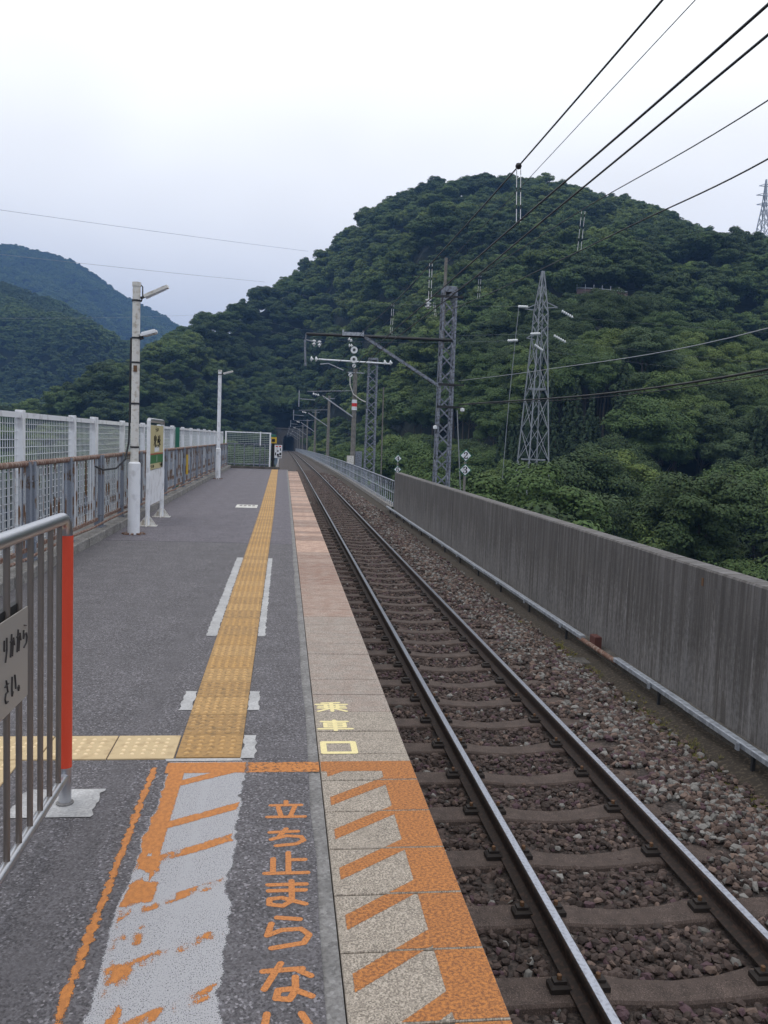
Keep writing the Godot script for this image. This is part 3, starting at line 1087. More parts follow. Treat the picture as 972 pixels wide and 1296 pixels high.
	while true:
		var sz := 3.95 - 0.686 * 3 + 0.686 * k
		if sz > 78.0:
			break
		var yy := rail_y(sz)
		var o := part(t, "sleeper", sleeper, M.sleeper, P(2.168, yy, sz))
		if sz < 26.0:
			for rx in [RAIL_L, RAIL_R]:
				for s in [-0.105, 0.105]:
					var c := part(o, "rail_clip", clip_m, M.clip, P(rx + s, yy, sz))
					if sz < 9.0 and c:
						part(o, "bolt", bolt_m, M.bolt, P(rx + s, yy, sz))
		k += 1
	# ballast stones
	var rng := RandomNumberGenerator.new()
	rng.seed = 31
	var ball := Node3D.new()
	ball.name = "ballast"
	add_child(ball)
	ball.set_meta("kind", "stuff")
	ball.set_meta("label", "loose brown and grey crushed stone ballast round the sleepers")
	ball.set_meta("category", "ballast")
	var bufs := []
	for i in 6:
		bufs.append(PackedFloat32Array())
	var big := noise(202, 0.5, 3)
	for zone in [[2.6, 14.0, 900.0, 0.018, 0.036], [14.0, 30.0, 380.0, 0.027, 0.04], [30.0, 70.0, 130.0, 0.034, 0.05]]:
		var area: float = (zone[1] - zone[0]) * 3.55
		for i in int(area * zone[2]):
			var zz := rng.randf_range(zone[0], zone[1])
			var x := rng.randf_range(0.64, 4.17)
			if x > 3.85 and rng.randf() < (x - 3.85) / 0.4:
				continue
			if absf(x - RAIL_L) < 0.085 or absf(x - RAIL_R) < 0.085:
				continue
			# keep the tops of the sleepers mostly clear
			var kz := fposmod(zz - 3.95 + 0.686 * 20.0 + 0.343, 0.686) - 0.343
			var on := absf(kz) < 0.125 and absf(x - 2.168) < 1.06
			if on and (absf(kz) < 0.085 or rng.randf() < 0.75):
				if rng.randf() > 0.012:
					continue
			var s := rng.randf_range(zone[3], zone[4])
			var y := bed_y(x, zz) + rng.randf_range(-0.012, 0.028)
			var sh := smoothstep(2.85, 3.15, x)
			y += sh * 0.015
			var pale := sh * (0.55 + 0.45 * big.get_noise_2d(x * 2.0, zz)) * clampf(1.25 - zz * 0.012, 0.5, 1.0)
			s *= 1.0 + 0.22 * sh
			var c := Color(0.066, 0.047, 0.042)
			var pick := rng.randf()
			if pick < 0.42 * pale + 0.03:
				var v := rng.randf_range(0.09, 0.25)
				c = Color(v, v * 0.96, v * 0.92)
			elif pick < 0.75 * pale + 0.10:
				c = Color(0.15, 0.105, 0.088) * rng.randf_range(0.7, 1.2)
			else:
				c = c * rng.randf_range(0.5, 1.5)
				if rng.randf() < 0.12:
					c = Color(0.085, 0.05, 0.06)
			var bs := Basis.from_euler(Vector3(rng.randf() * TAU, rng.randf() * TAU, rng.randf() * TAU)).scaled(Vector3(s * rng.randf_range(0.8, 1.35), s * rng.randf_range(0.7, 1.1), s))
			push(bufs[rng.randi() % 6], Transform3D(bs, P(x, y, zz)), c)
	for i in 6:
		var mo := multi(ball, "stones", stone_mesh(300 + i), M.stone, bufs[i])
		mo.set_meta("kind", "stuff")
	# moss and weeds in the mud along the ballast toe
	var moss := MB.new()
	for i in 9:
		var an := TAU * i / 9.0
		moss.tri(Vector3(cos(an) * 0.2, 0, sin(an) * 0.2), Vector3(cos(an + 0.9) * 0.25, 0, sin(an + 0.9) * 0.25), Vector3(cos(an + 0.4) * 0.9, 0.9 + 0.3 * (i % 3), sin(an + 0.4) * 0.9), Vector3(cos(an), 0.4, sin(an)))
	var mb := PackedFloat32Array()
	var mn := noise(203, 0.8, 3)
	for i in 15000:
		var zz := 5.0 + 9.0 * pow(rng.randf(), 1.3)
		var x := 4.05 + rng.randfn(0.0, 0.06) + 0.06 * mn.get_noise_1d(zz * 0.5)
		if mn.get_noise_2d(x * 3.0, zz * 1.2) < -0.05 or x > 4.3 or x < 3.85:
			continue
		var s := rng.randf_range(0.016, 0.042)
		var c := Color(0.24, 0.20, 0.055).lerp(Color(0.12, 0.14, 0.035), rng.randf())
		push(mb, Transform3D(Basis(Vector3.UP, rng.randf() * TAU).scaled(Vector3(s, s * 0.8, s)), P(x, bed_y(x, zz) + g.get_noise_2d(x, zz) * 0.02 - 0.006, zz)), c)
	var mo2 := multi(self, "moss", moss.mesh(), M.stone, mb)
	mo2.set_meta("kind", "stuff")
	mo2.set_meta("label", "yellow green moss growing along the toe of the ballast")
	mo2.set_meta("category", "moss")


# ---------------------------------------------------------------- right of the track
func wall_tex() -> ImageTexture:
	var w := 2048
	var h := 256
	var a := grey_bytes(noise(301, 0.035, 5), w, 64)
	var b := grey_bytes(noise(302, 0.16, 3), w, 32)
	var k := grey_bytes(noise(303, 0.006, 4), w, h)
	var f := grey_bytes(noise(304, 0.45, 2), w, h)
	var md := grey_bytes(noise(305, 0.07, 4), w, h)
	var out := PackedByteArray()
	out.resize(w * h * 3)
	for y in h:
		var ty := float(y) / h
		for x in w:
			# run-off streaks: each column carries a stain from the top down to its own length
			var s := a[int(ty * 10.0) * w + x] / 255.0
			var s2 := b[int(ty * 5.0) * w + x] / 255.0
			var length := a[40 * w + x] / 255.0 * 0.8 + b[20 * w + x] / 255.0 * 0.5 - 0.05
			var kk := k[y * w + x] / 255.0
			var mm := md[y * w + x] / 255.0
			var stain := smoothstep(length + 0.30, length - 0.22, ty + (mm - 0.5) * 0.35) * (0.45 + 0.55 * smoothstep(0.35, 0.62, s * 0.55 + s2 * 0.45))
			stain = maxf(stain, 0.8 * smoothstep(0.60, 0.76, kk * 0.55 + s * 0.45))
			stain *= 0.72 + 0.5 * mm
			var v := 0.165 + (f[y * w + x] - 128) / 255.0 * 0.09 + (s2 - 0.5) * 0.10 + (kk - 0.5) * 0.08 + (mm - 0.5) * 0.07
			v = lerpf(v, 0.048 + (f[y * w + x] - 128) / 255.0 * 0.05 + (mm - 0.5) * 0.03, clampf(stain, 0.0, 1.0) * 0.86)
			var warm := clampf(stain, 0.0, 1.0) * 0.05
			# lime runs
			if s2 > 0.74 and s > 0.5 and ty > 0.12:
				v += 0.05
			var o := (y * w + x) * 3
			out[o] = s8(v * (1.0 + warm))
			out[o + 1] = s8(v * 0.965)
			out[o + 2] = s8(v * (0.985 - warm))
	return to_tex(out, w, h)


func right_side() -> void:
	var m := StandardMaterial3D.new()
	m.albedo_texture = wall_tex()
	m.roughness = 0.92
	var fine := grain_tex(512, 310, 0.2, Color(0.3, 0.3, 0.3), Color(0.7, 0.7, 0.7), 0.1, 0.2)
	m.heightmap_enabled = true
	m.heightmap_texture = fine
	m.heightmap_scale = 0.15
	var t := thing("parapet_wall", "long weathered grey concrete parapet wall with dark run-off streaks", "wall", P(4.78, -1.6, 18.0))
	var cuts := [-3.0, 10.9, 22.4, 34.55]
	for i in 3:
		var b := MB.new()
		var za: float = cuts[i] + 0.008
		var zb: float = cuts[i + 1] - 0.008
		var x0 := 4.65 + (0.004 if i == 1 else 0.0)
		var x1 := 4.90
		var y0 := -1.45
		var y1 := 0.235
		var ch := 0.02
		var n := 12
		for k in n:
			var a := lerpf(za, zb, float(k) / n)
			var c := lerpf(za, zb, float(k + 1) / n)
			var ua := a / 9.0
			var uc := c / 9.0
			b.quad(P(x0, y1 - ch, a), P(x0, y1 - ch, c), P(x0, y0, c), P(x0, y0, a), Vector3.LEFT, Rect2(ua, 0.03, uc - ua, 0.94))
			b.quad(P(x0 + ch, y1, a), P(x0 + ch, y1, c), P(x0, y1 - ch, c), P(x0, y1 - ch, a), Vector3(-1, 1, 0), Rect2(ua, 0.0, uc - ua, 0.03))
			b.quad(P(x0 + ch, y1, a), P(x0 + ch, y1, c), P(x1, y1, c), P(x1, y1, a), Vector3.UP, Rect2(ua, 0.55, uc - ua, 0.12))
			b.quad(P(x1, y1, a), P(x1, y1, c), P(x1, y0, c), P(x1, y0, a), Vector3.RIGHT, Rect2(ua, 0.0, uc - ua, 0.97))
		for e in [za, zb]:
			b.quad(P(x0, y1 - ch, e), P(x1, y1, e), P(x1, y0, e), P(x0, y0, e), Vector3(0, 0, 1 if e == za else -1), Rect2(0.2, 0.03, 0.03, 0.9))
		part(t, "wall_panel", b.mesh(), m)
	# concrete ledge at the foot of the wall
	var b := MB.new()
	b.slab(4.47, 4.64, 3.0, -34.5, -1.8, -1.30, 0.02)
	part(t, "ledge", b.mesh(), M.concrete_dark)
	b = MB.new()
	b.box(P(4.648, 0.08, 8.62), Vector3(0.006, 0.09, 0.04))
	part(t, "rust_mark", b.mesh(), M.bolt)
	# cable duct of galvanised trough lids
	var d := thing("cable_duct", "pale galvanised cable duct running along the foot of the parapet wall", "cable duct", P(4.385, -1.55, 18.0))
	var z := 2.46
	var rng := RandomNumberGenerator.new()
	rng.seed = 5
	while z < 34.0:
		var l := 1.93
		if z > 10.2 and z < 11.4:
			z = 11.45
			continue
		b = MB.new()
		var dx := rng.randf_range(-0.006, 0.006)
		b.slab(4.345 + dx, 4.425 + dx, -z, -(z + l), -1.255, -1.20, 0.008)
		part(d, "duct_lid", b.mesh(), M.galv)
		b = MB.new()
		b.beam(P(4.36, -1.25, z + 0.6), P(4.36, -1.55, z + 0.6), 0.03, 0.03)
		part(d, "bracket", b.mesh(), M.steel_dark)
		b = MB.new()
		b.beam(P(4.315 + dx, -1.235, z + l * 0.4), P(4.315 + dx, -1.235, z + l * 0.4 + 0.05), 0.02, 0.07)
		part(d, "clamp", b.mesh(), M.galv)
		z += l + 0.012
	b = MB.new()
	b.tube(P(4.39, -1.26, 10.2), P(4.39, -1.27, 11.6), 0.035, 0.035, 10)
	part(d, "pipe", b.mesh(), M.rust_rail)
	b = MB.new()
	b.slab(4.42, 4.52, -11.05, -11.25, -1.32, -1.13, 0.01)
	part(d, "junction_box", b.mesh(), flat(0.10, 0.035, 0.03, 0.8))
	b = MB.new()
	b.slab(3.98, 4.30, -10.75, -11.05, -1.50, -1.42, 0.01)
	single("loose_slab", b.mesh(), M.concrete_dark, "small dark concrete slab lying beside the gap in the cable duct", "slab")
	b = MB.new()
	b.slab(3.98, 4.40, -35.2, -35.6, -1.56, -1.44, 0.01)
	single("loose_slab", b.mesh(), M.concrete, "pale concrete slab lying at the far end of the cable duct", "slab")
	# railing beyond the wall: tubular bars, then close slats
	var f := thing("trackside_railing", "pale steel post and rail fence from the wall end to the tunnel", "railing", P(4.7, -1.4, 34.8))
	b = MB.new()
	var za := 34.6
	while za < 346.0:
		var zc := minf(za + 6.0, 348.0)
		var ya := rail_y(za)
		var yc := rail_y(zc)
		b.quad(P(4.56, ya - 0.07, za), P(4.95, ya - 0.07, za), P(4.95, yc - 0.07, zc), P(4.56, yc - 0.07, zc), Vector3.UP)
		b.quad(P(4.56, ya - 0.07, za), P(4.56, ya - 0.6, za), P(4.56, yc - 0.6, zc), P(4.56, yc - 0.07, zc), Vector3.LEFT)
		za = zc
	part(f, "kerb", b.mesh(), M.concrete)
	for yy in [1.0, 0.50, 0.06]:
		b = MB.new()
		var pl := PackedVector3Array()
		za = 34.7
		while za < 347.0:
			pl.append(P(4.68, rail_y(za) + yy, za))
			za += 8.0
		b.path(pl, PackedFloat32Array([0.028 if yy > 0.9 else 0.02]), 8)
		part(f, "top_rail" if yy > 0.9 else "rail", b.mesh(), M.galv)
	b = MB.new()
	b.beam(Vector3(0, -0.1, 0), Vector3(0, 1.0, 0), 0.035, 0.035)
	var bar := b.mesh()
	b = MB.new()
	b.beam(Vector3(0, -0.12, 0), Vector3(0, 1.03, 0), 0.06, 0.06)
	var post := b.mesh()
	var zz := 34.8
	var k := 0
	while zz < 346.0 and k < 295:
		part(f, "post" if k % 4 == 0 else "bar", post if k % 4 == 0 else bar, M.galv, P(4.68, rail_y(zz), zz))
		zz += 0.75 if zz < 70.0 else 1.2
		k += 1
	# diamond number boards
	number_board(5.0, 22.6, 0.0, 1.38, ["2", "3"], 0.25, 0.40, "white diamond boards reading 2 over 3 on a post behind the wall")
	number_board(4.95, 36.0, -0.6, 0.97, ["4", "6"], 0.25, 0.48, "white diamond boards reading 4 over 6 at the far end of the wall")
	# tunnel
	tunnel()


func number_board(x: float, z: float, y0: float, ytop: float, nums: Array, half: float, gap: float, label: String) -> void:
	var t := thing("number_board", label, "sign", P(x, y0, z), "diamond number boards")
	var b := MB.new()
	b.tube(P(x, y0 - 1.5, z + 0.03), P(x, ytop - 0.2, z + 0.03), 0.035, 0.035, 8)
	part(t, "post", b.mesh(), M.pole)
	var font := SystemFont.new()
	font.font_names = PackedStringArray(["Droid Serif"])
	font.font_weight = 700
	for i in nums.size():
		var cy := ytop - half * 0.72 - i * gap
		var h := half * 0.72
		b = MB.new()
		b.box(P(x, cy, z), Vector3(h * 1.414, h * 1.414, 0.015), Basis(Vector3.BACK, PI / 4))
		var o := part(t, "backing_board", b.mesh(), M.green_paint)
		b = MB.new()
		b.box(P(x, cy, z - 0.012), Vector3(h * 1.414 - 0.05, h * 1.414 - 0.05, 0.006), Basis(Vector3.BACK, PI / 4))
		part(o, "white_face", b.mesh(), M.white)
		var tm := TextMesh.new()
		tm.text = nums[i]
		tm.font = font
		tm.font_size = 64
		tm.pixel_size = h * 1.0 / 64.0 * 1.4
		tm.depth = 0.004
		part(o, "numeral", tm, M.black, P(x, cy, z - 0.019))


func tunnel() -> void:
	var y0 := rail_y(350.0) - 0.3
	var cx := 1.9
	var t := thing("tunnel_portal", "grey concrete tunnel portal with dark arched mouth at the end of track", "tunnel", P(cx, y0, 350))
	# face wall with an arched opening
	var b := MB.new()
	var arch := PackedVector2Array()
	var hw := 2.35
	arch.append(Vector2(-hw, 0))
	for i in 13:
		var an := PI - PI * i / 12.0
		arch.append(Vector2(cos(an) * hw, 4.7 + sin(an) * hw))
	arch.append(Vector2(hw, 0))
	var outer := PackedVector2Array()
	for p in arch:
		var q := p - Vector2(0, 2.5)
		var s := 1.0 / maxf(absf(q.x) / 7.0, maxf(q.y / 6.6, -q.y / 2.5))
		outer.append(Vector2(0, 2.5) + q * s)
	outer[0] = Vector2(-7.0, 0)
	outer[outer.size() - 1] = Vector2(7.0, 0)
	for i in arch.size() - 1:
		var a := arch[i]
		var c := arch[i + 1]
		var oa := outer[i]
		var oc := outer[i + 1]
		b.quad(P(cx + a.x, y0 + a.y, 350), P(cx + c.x, y0 + c.y, 350), P(cx + oc.x, y0 + oc.y, 350), P(cx + oa.x, y0 + oa.y, 350), Vector3(0, 0, 1))
	part(t, "face_wall", b.mesh(), M.concrete_dark)
	b = MB.new()
	b.slab(cx - 7.3, cx + 7.3, -349.6, -351.0, y0 + 9.1, y0 + 9.6, 0.1)
	part(t, "coping", b.mesh(), M.concrete_dark)
	b = MB.new()
	for i in arch.size() - 1:
		var a := arch[i]
		var c := arch[i + 1]
		b.quad(P(cx + a.x, y0 + a.y, 350), P(cx + c.x, y0 + c.y, 350), P(cx + c.x - 3.2, y0 + c.y, 374), P(cx + a.x - 3.2, y0 + a.y, 374), Vector3(-a.x - c.x, 9.4 - a.y - c.y, 0))
	part(t, "bore_lining", b.mesh(), M.concrete_dark)
	b = MB.new()
	b.quad(P(cx - 7, y0 + 0.05, 374), P(cx + 7, y0 + 0.05, 374), P(cx + 7, y0 + 8.0, 374), P(cx - 7, y0 + 8.0, 374), Vector3(0, 0, 1))
	b.quad(P(cx - 7, y0 + 0.02, 350), P(cx + 7, y0 + 0.02, 350), P(cx + 7, y0 + 0.02, 374), P(cx - 7, y0 + 0.02, 374), Vector3.UP)
	part(t, "end_wall", b.mesh(), M.concrete)
	b = MB.new()
	b.slab(cx - 9.0, cx + 9.0, -350.9, -372.0, y0 + 7.6, y0 + 8.9, 0.2)
	part(t, "roof_slab", b.mesh(), M.concrete_dark)


# ---------------------------------------------------------------- left of the platform
func mesh_panel(l: float, y0: float, y1: float, dv: float, dh: float, r: float) -> ArrayMesh:
	# welded wire panel along -z from 0 to l
	var b := MB.new()
	var y := y0
	while y <= y1 + 0.001:
		b.beam(Vector3(0, y, 0), Vector3(0, y, -l), r * 1.3, r * 1.3)
		y += dh
	var z := 0.0
	while z <= l + 0.001:
		b.beam(Vector3(0.008, y0, -z), Vector3(0.008, y1, -z), r, r)
		z += dv
	return b.mesh()


func left_side() -> void:
	var rng := RandomNumberGenerator.new()
	rng.seed = 9
	# painted steel railing
	var t := thing("platform_railing", "grey blue steel railing with rusty bars and brown top rail along platform", "railing", P(-2.6, 0.12, 8.0))
	var x := -2.62
	var b := MB.new()
	b.beam(Vector3(0, 0.22, 0), Vector3(0, 1.11, 0), 0.022, 0.019)
	var bar := b.mesh()
	b = MB.new()
	b.beam(Vector3(0, 0.10, 0), Vector3(0, 1.15, 0), 0.075, 0.085)
	b.box(Vector3(0.02, 0.95, 0), Vector3(0.06, 0.012, 0.10))
	b.box(Vector3(0.02, 0.30, 0), Vector3(0.06, 0.012, 0.10))
	b.box(Vector3(0, 0.125, 0), Vector3(0.14, 0.012, 0.14))
	var post := b.mesh()
	var posts := []
	var z := 5.6
	while z < 39.4:
		posts.append(z)
		z += 1.66
	for i in posts.size():
		var pz: float = posts[i]
		part(t, "post", post, M.rail_paint[2], P(x, 0, pz))
		if i % 2 == 0:
			part(t, "post", post, M.rail_paint[2], P(x, 0, pz + 0.16))
		if i + 1 < posts.size():
			var zn: float = posts[i + 1]
			b = MB.new()
			b.tube(P(x, 1.13, pz + 0.03), P(x, 1.13, zn - 0.01), 0.032, 0.032, 10)
			part(t, "top_rail", b.mesh(), M.rust_rail)
			b = MB.new()
			b.beam(P(x, 0.24, pz + 0.02), P(x, 0.24, zn - 0.02), 0.03, 0.045)
			part(t, "bottom_rail", b.mesh(), M.rust_rail)
			var z2 := pz + 0.10
			if i % 2 == 0:
				z2 += 0.14
			while z2 < zn - 0.06:
				part(t, "bar", bar, M.rail_paint[[0, 3, 6, 1, 4, 7][rng.randi() % 6] if z2 > 16.0 or rng.randf() < 0.4 else [0, 3, 6][rng.randi() % 3]], P(x, 0, z2), Basis(Vector3.UP, rng.randf_range(-0.05, 0.05)))
				z2 += 0.165
	# cable along the kerb
	b = MB.new()
	var pp := PackedVector3Array()
	z = 8.0
	while z < 38.0:
		pp.append(P(-2.52 + 0.012 * sin(z * 2.1), 0.185 + 0.03 * absf(sin(z * 1.1)), z))
		z += 0.3
	b.path(pp, PackedFloat32Array([0.018]), 6)
	single("conduit", b.mesh(), M.rust_rail, "rusty conduit pipe running low along the platform railing", "pipe")
	# white mesh fence behind it
	var w := thing("mesh_fence", "tall white wire mesh fence standing behind the platform railing", "fence", P(-2.86, 0.1, 7.0))
	var ps := [5.2, 7.4, 9.5, 11.75, 13.05, 15.25, 17.4, 19.6, 21.9, 24.1, 26.2, 28.4, 30.5, 32.6, 34.8, 37.0, 39.3]
	b = MB.new()
	b.slab(-0.04, 0.04, 0.05, -0.05, 0.1, 1.69, 0.004)
	var wp := b.mesh()
	var wide := MB.new()
	wide.slab(-0.04, 0.04, 0.10, -0.10, 0.1, 1.70, 0.004)
	var wpw := wide.mesh()
	var wires_by := {}
	for i in ps.size():
		var pz: float = ps[i]
		part(w, "post", wpw if i in [4, 8, 12] else wp, M.white, P(-2.86, 0, pz))
		if i + 1 < ps.size():
			var l: float = ps[i + 1] - pz
			var key := snappedf(l, 0.05)
			if not wires_by.has(key):
				wires_by[key] = mesh_panel(l - 0.1, 0.18, 1.60, 0.075, 0.085, 0.006)
			part(w, "mesh_panel", wires_by[key], M.mesh_white, P(-2.875, 0, pz + 0.05))
			b = MB.new()
			b.beam(P(-2.86, 1.635, pz + 0.05), P(-2.86, 1.635, pz + l - 0.05), 0.045, 0.06)
			part(w, "top_rail", b.mesh(), M.white)
	# green post and yellow tag on the railing line
	b = MB.new()
	b.beam(P(-2.74, 0.12, 22.0), P(-2.74, 1.66, 22.0), 0.10, 0.10)
	var gp := single("green_post", b.mesh(), M.green_paint, "dark green post standing between the mesh fence and the railing", "post")
	gp.name = "green_post"
	b = MB.new()
	b.beam(P(-2.575, 0.42, 22.8), P(-2.575, 0.95, 22.8), 0.02, 0.05)
	single("marker_strip", b.mesh(), M.yellow, "narrow yellow marker strip fixed to the rusty railing", "marker")
	# end fence
	var e := thing("end_fence", "green grey mesh fence closing the far end of the platform", "fence", P(-1.7, 0.11, 39.65))
	var ex0 := -2.72
	var ex1 := -0.66
	for yy in [1.69, 1.16, 0.2]:
		b = MB.new()
		b.beam(P(ex0, yy, 39.65), P(ex1, yy, 39.65), 0.05, 0.05)
		part(e, "rail", b.mesh(), M.white if yy > 1.5 else M.steel_grey)
	for q in [[ex0, 1.72], [ex1, 1.72]]:
		b = MB.new()
		b.beam(P(q[0], 0.1, 39.65), P(q[0], q[1], 39.65), 0.07, 0.07)
		part(e, "post", b.mesh(), M.white)
	for xx in [-2.3, -1.85, -1.4, -1.12, -0.9]:
		b = MB.new()
		b.beam(P(xx, 0.1, 39.63), P(xx, 1.16, 39.63), 0.045, 0.045)
		part(e, "upright", b.mesh(), M.steel_grey)
	b = MB.new()
	b.beam(P(-1.12, 1.1, 39.6), P(-1.12, 1.74, 39.6), 0.06, 0.05)
	part(e, "upright", b.mesh(), M.white)
	b = MB.new()
	var yy := 0.24
	while yy < 1.68:
		b.beam(P(ex0, yy, 39.68), P(ex1, yy, 39.68), 0.014, 0.022)
		yy += 0.085
	var xx := ex0
	while xx < ex1:
		b.beam(P(xx, 0.2, 39.69), P(xx, 1.69, 39.69), 0.010, 0.010)
		xx += 0.075
	part(e, "wire_mesh", b.mesh(), M.mesh_green)
	# signal box with yellow hood, notice board
	var s := thing("signal_box", "black post with yellow box and green top at platform end", "signal", P(-0.52, 0, 40.3))
	b = MB.new()
	b.tube(P(-0.52, -1.0, 40.3), P(-0.52, 1.25, 40.3), 0.06, 0.06, 8)
	b.box(P(-0.52, 0.75, 40.3), Vector3(0.16, 0.7, 0.16))
	part(s, "post", b.mesh(), M.black)
	b = MB.new()
	b.slab(-0.68, -0.36, -40.1, -40.45, 1.22, 1.52, 0.02)
	part(s, "yellow_box", b.mesh(), M.yellow)
	b = MB.new()
	b.slab(-0.64, -0.40, -40.08, -40.47, 1.53, 1.63, 0.02)
	part(s, "hood", b.mesh(), M.green_paint)
	b = MB.new()
	b.box(P(-0.52, 1.36, 40.08), Vector3(0.16, 0.14, 0.02))
	part(s, "lens", b.mesh(), M.black)
	var nb := thing("notice_board", "small white notice board with dark print beside the end fence", "sign", P(-0.27, 0, 40.1))
	b = MB.new()
	b.tube(P(-0.27, -0.6, 40.12), P(-0.27, 0.56, 40.12), 0.02, 0.02, 8)
	part(nb, "post", b.mesh(), M.white)
	b = MB.new()
	b.box(P(-0.27, 0.84, 40.1), Vector3(0.36, 0.62, 0.02))
	var face := part(nb, "panel", b.mesh(), M.white)
	for q in [[-0.08, 0.24, 0.1, 0.06, "red"], [0.08, 0.24, 0.1, 0.06, "red"], [0.1, 0.1, 0.05, 0.12, "black"], [-0.02, 0.02, 0.06, 0.08, "black"], [0.1, -0.12, 0.1, 0.12, "black"], [-0.02, -0.16, 0.1, 0.1, "black"], [-0.13, -0.12, 0.05, 0.14, "black"], [0.06, -0.25, 0.2, 0.05, "black"]]:
		b = MB.new()
		b.box(P(-0.27 + q[0], 0.84 + q[1], 40.087), Vector3(q[2], q[3], 0.003))
		part(face, "print", b.mesh(), M[q[4]])
	lamp_post(-2.165, 12.5, true)
	lamp_post(-2.25, 29.2, false)
	station_sign()
	# white marker plate let into the platform
	b = MB.new()
	b.quad(P(-0.985, 0.005, 18.4), P(-0.535, 0.005, 18.4), P(-0.535, 0.005, 17.6), P(-0.985, 0.005, 17.6), Vector3.UP)
	var wmk := single("stop_marker", b.mesh(), M.white_old, "flat white stopping-place marker plate on the asphalt platform", "marker plate")
	for i in 4:
		b = MB.new()
		b.quad(P(-0.92 + i * 0.09, 0.009, 18.25), P(-0.86 + i * 0.09, 0.009, 18.25), P(-0.86 + i * 0.09, 0.009, 18.0), P(-0.92 + i * 0.09, 0.009, 18.0), Vector3.UP)
		part(wmk, "print", b.mesh(), M.concrete)


func lamp_post(x: float, z: float, near: bool) -> void:
	var t := thing("lamp_post", "tall off-white lamp post with two lamps beside the station name sign" if near else "slim white lamp post with one lamp at far end of railing", "lamp post", P(x, 0, z), "platform lamp posts")
	var top := 3.63 if near else 3.72
	var r := 0.058 if near else 0.062
	var b := MB.new()
	b.tube(P(x, 1.0, z), P(x, top, z), r, r * 0.95, 18)
	part(t, "shaft", b.mesh(), M.white_old if near else M.white)
	b = MB.new()
	b.lathe(P(x, 0, z), PackedVector2Array([Vector2(0.088, 0.0), Vector2(0.088, 1.04), Vector2(0.075, 1.06), Vector2(0.05, 1.065)]), 18)
	part(t, "sleeve", b.mesh(), M.white)
	# base flange with stones and rust
	b = MB.new()
	for i in 8:
		var an := TAU * i / 8.0
		b.beam(P(x + cos(an) * 0.07, 0.012, z + sin(an) * 0.07), P(x + cos(an) * 0.17, 0.008, z + sin(an) * 0.17), 0.03, 0.025)
	part(t, "base_flange", b.mesh(), M.rust_rail)
	b = MB.new()
	b.lathe(P(x, top - 0.02, z), PackedVector2Array([Vector2(r * 1.08, -0.03), Vector2(r * 1.08, 0.03), Vector2(0, 0.035)]), 16)
	part(t, "cap", b.mesh(), M.white_old)
	# tube lamp on an arm
	var a0 := P(x + 0.06, top - 0.21, z)
	var a1 := P(x + 0.45, top - 0.04, z - 0.1)
	if not near:
		a0 = P(x + 0.06, top - 0.12, z)
		a1 = P(x + 0.44, top - 0.02, z - 0.1)
	b = MB.new()
	b.beam(a0, a0.lerp(a1, 0.25), 0.03, 0.03)
	part(t, "arm", b.mesh(), M.steel_dark)
	b = MB.new()
	b.beam(a0.lerp(a1, 0.15), a1, 0.075, 0.045)
	var lamp := part(t, "tube_lamp", b.mesh(), M.white_old)
	b = MB.new()
	b.tube(a0.lerp(a1, 0.2) + Vector3(0, -0.03, 0), a1 + Vector3(-0.02, -0.03, 0), 0.02, 0.02, 8)
	part(lamp, "tube", b.mesh(), M.white)
	for yy in ([0.25, 0.78, 1.13, 1.72, 2.35] if near else [0.15]):
		b = MB.new()
		b.lathe(P(x, top - yy, z), PackedVector2Array([Vector2(r * 1.02, -0.012), Vector2(r * 1.14, -0.012), Vector2(r * 1.14, 0.012), Vector2(r * 1.02, 0.012)]), 16)
		part(t, "band", b.mesh(), M.steel_dark)
	if near:
		b = MB.new()
		b.path(PackedVector3Array([P(x + 0.055, top - 0.02, z), P(x + 0.085, top - 0.05, z), P(x + 0.085, top - 0.2, z), P(x + 0.065, top - 0.26, z)]), PackedFloat32Array([0.009]), 6)
		part(t, "cable", b.mesh(), M.black)
		# hooded street lamp lower down
		b = MB.new()
		var c0 := P(x + 0.05, 2.85, z)
		b.beam(c0, P(x + 0.10, 2.87, z), 0.05, 0.05)
		part(t, "bracket", b.mesh(), M.steel_dark)
		b = MB.new()
		var hd := P(x + 0.18, 2.925, z)
		var bs := Basis(Vector3.BACK, 0.30)
		b.box(hd, Vector3(0.24, 0.035, 0.13), bs)
		b.box(hd + bs * Vector3(0.0, 0.025, 0), Vector3(0.19, 0.025, 0.10), bs)
		part(t, "lamp_head", b.mesh(), M.white)
		b = MB.new()
		b.box(hd + bs * Vector3(0.02, -0.024, 0), Vector3(0.18, 0.014, 0.10), bs)
		part(t, "lamp_glass", b.mesh(), M.white_old)
		b = MB.new()
		b.box(P(x + 0.005, 2.41, z - 0.06), Vector3(0.05, 0.09, 0.02))
		part(t, "rusted_box", b.mesh(), M.bolt)
		# cable down the back to the railing
		b = MB.new()
		b.path(PackedVector3Array([P(x - 0.068, 2.85, z), P(x - 0.075, 2.2, z), P(x - 0.075, 1.7, z), P(x - 0.085, 1.35, z), P(x - 0.12, 1.1, z - 0.05), P(x - 0.22, 0.97, z - 0.2), P(x - 0.36, 0.95, z - 0.4), P(x - 0.43, 1.0, z - 0.55)]), PackedFloat32Array([0.014]), 7)
		part(t, "power_cable", b.mesh(), M.steel_dark)


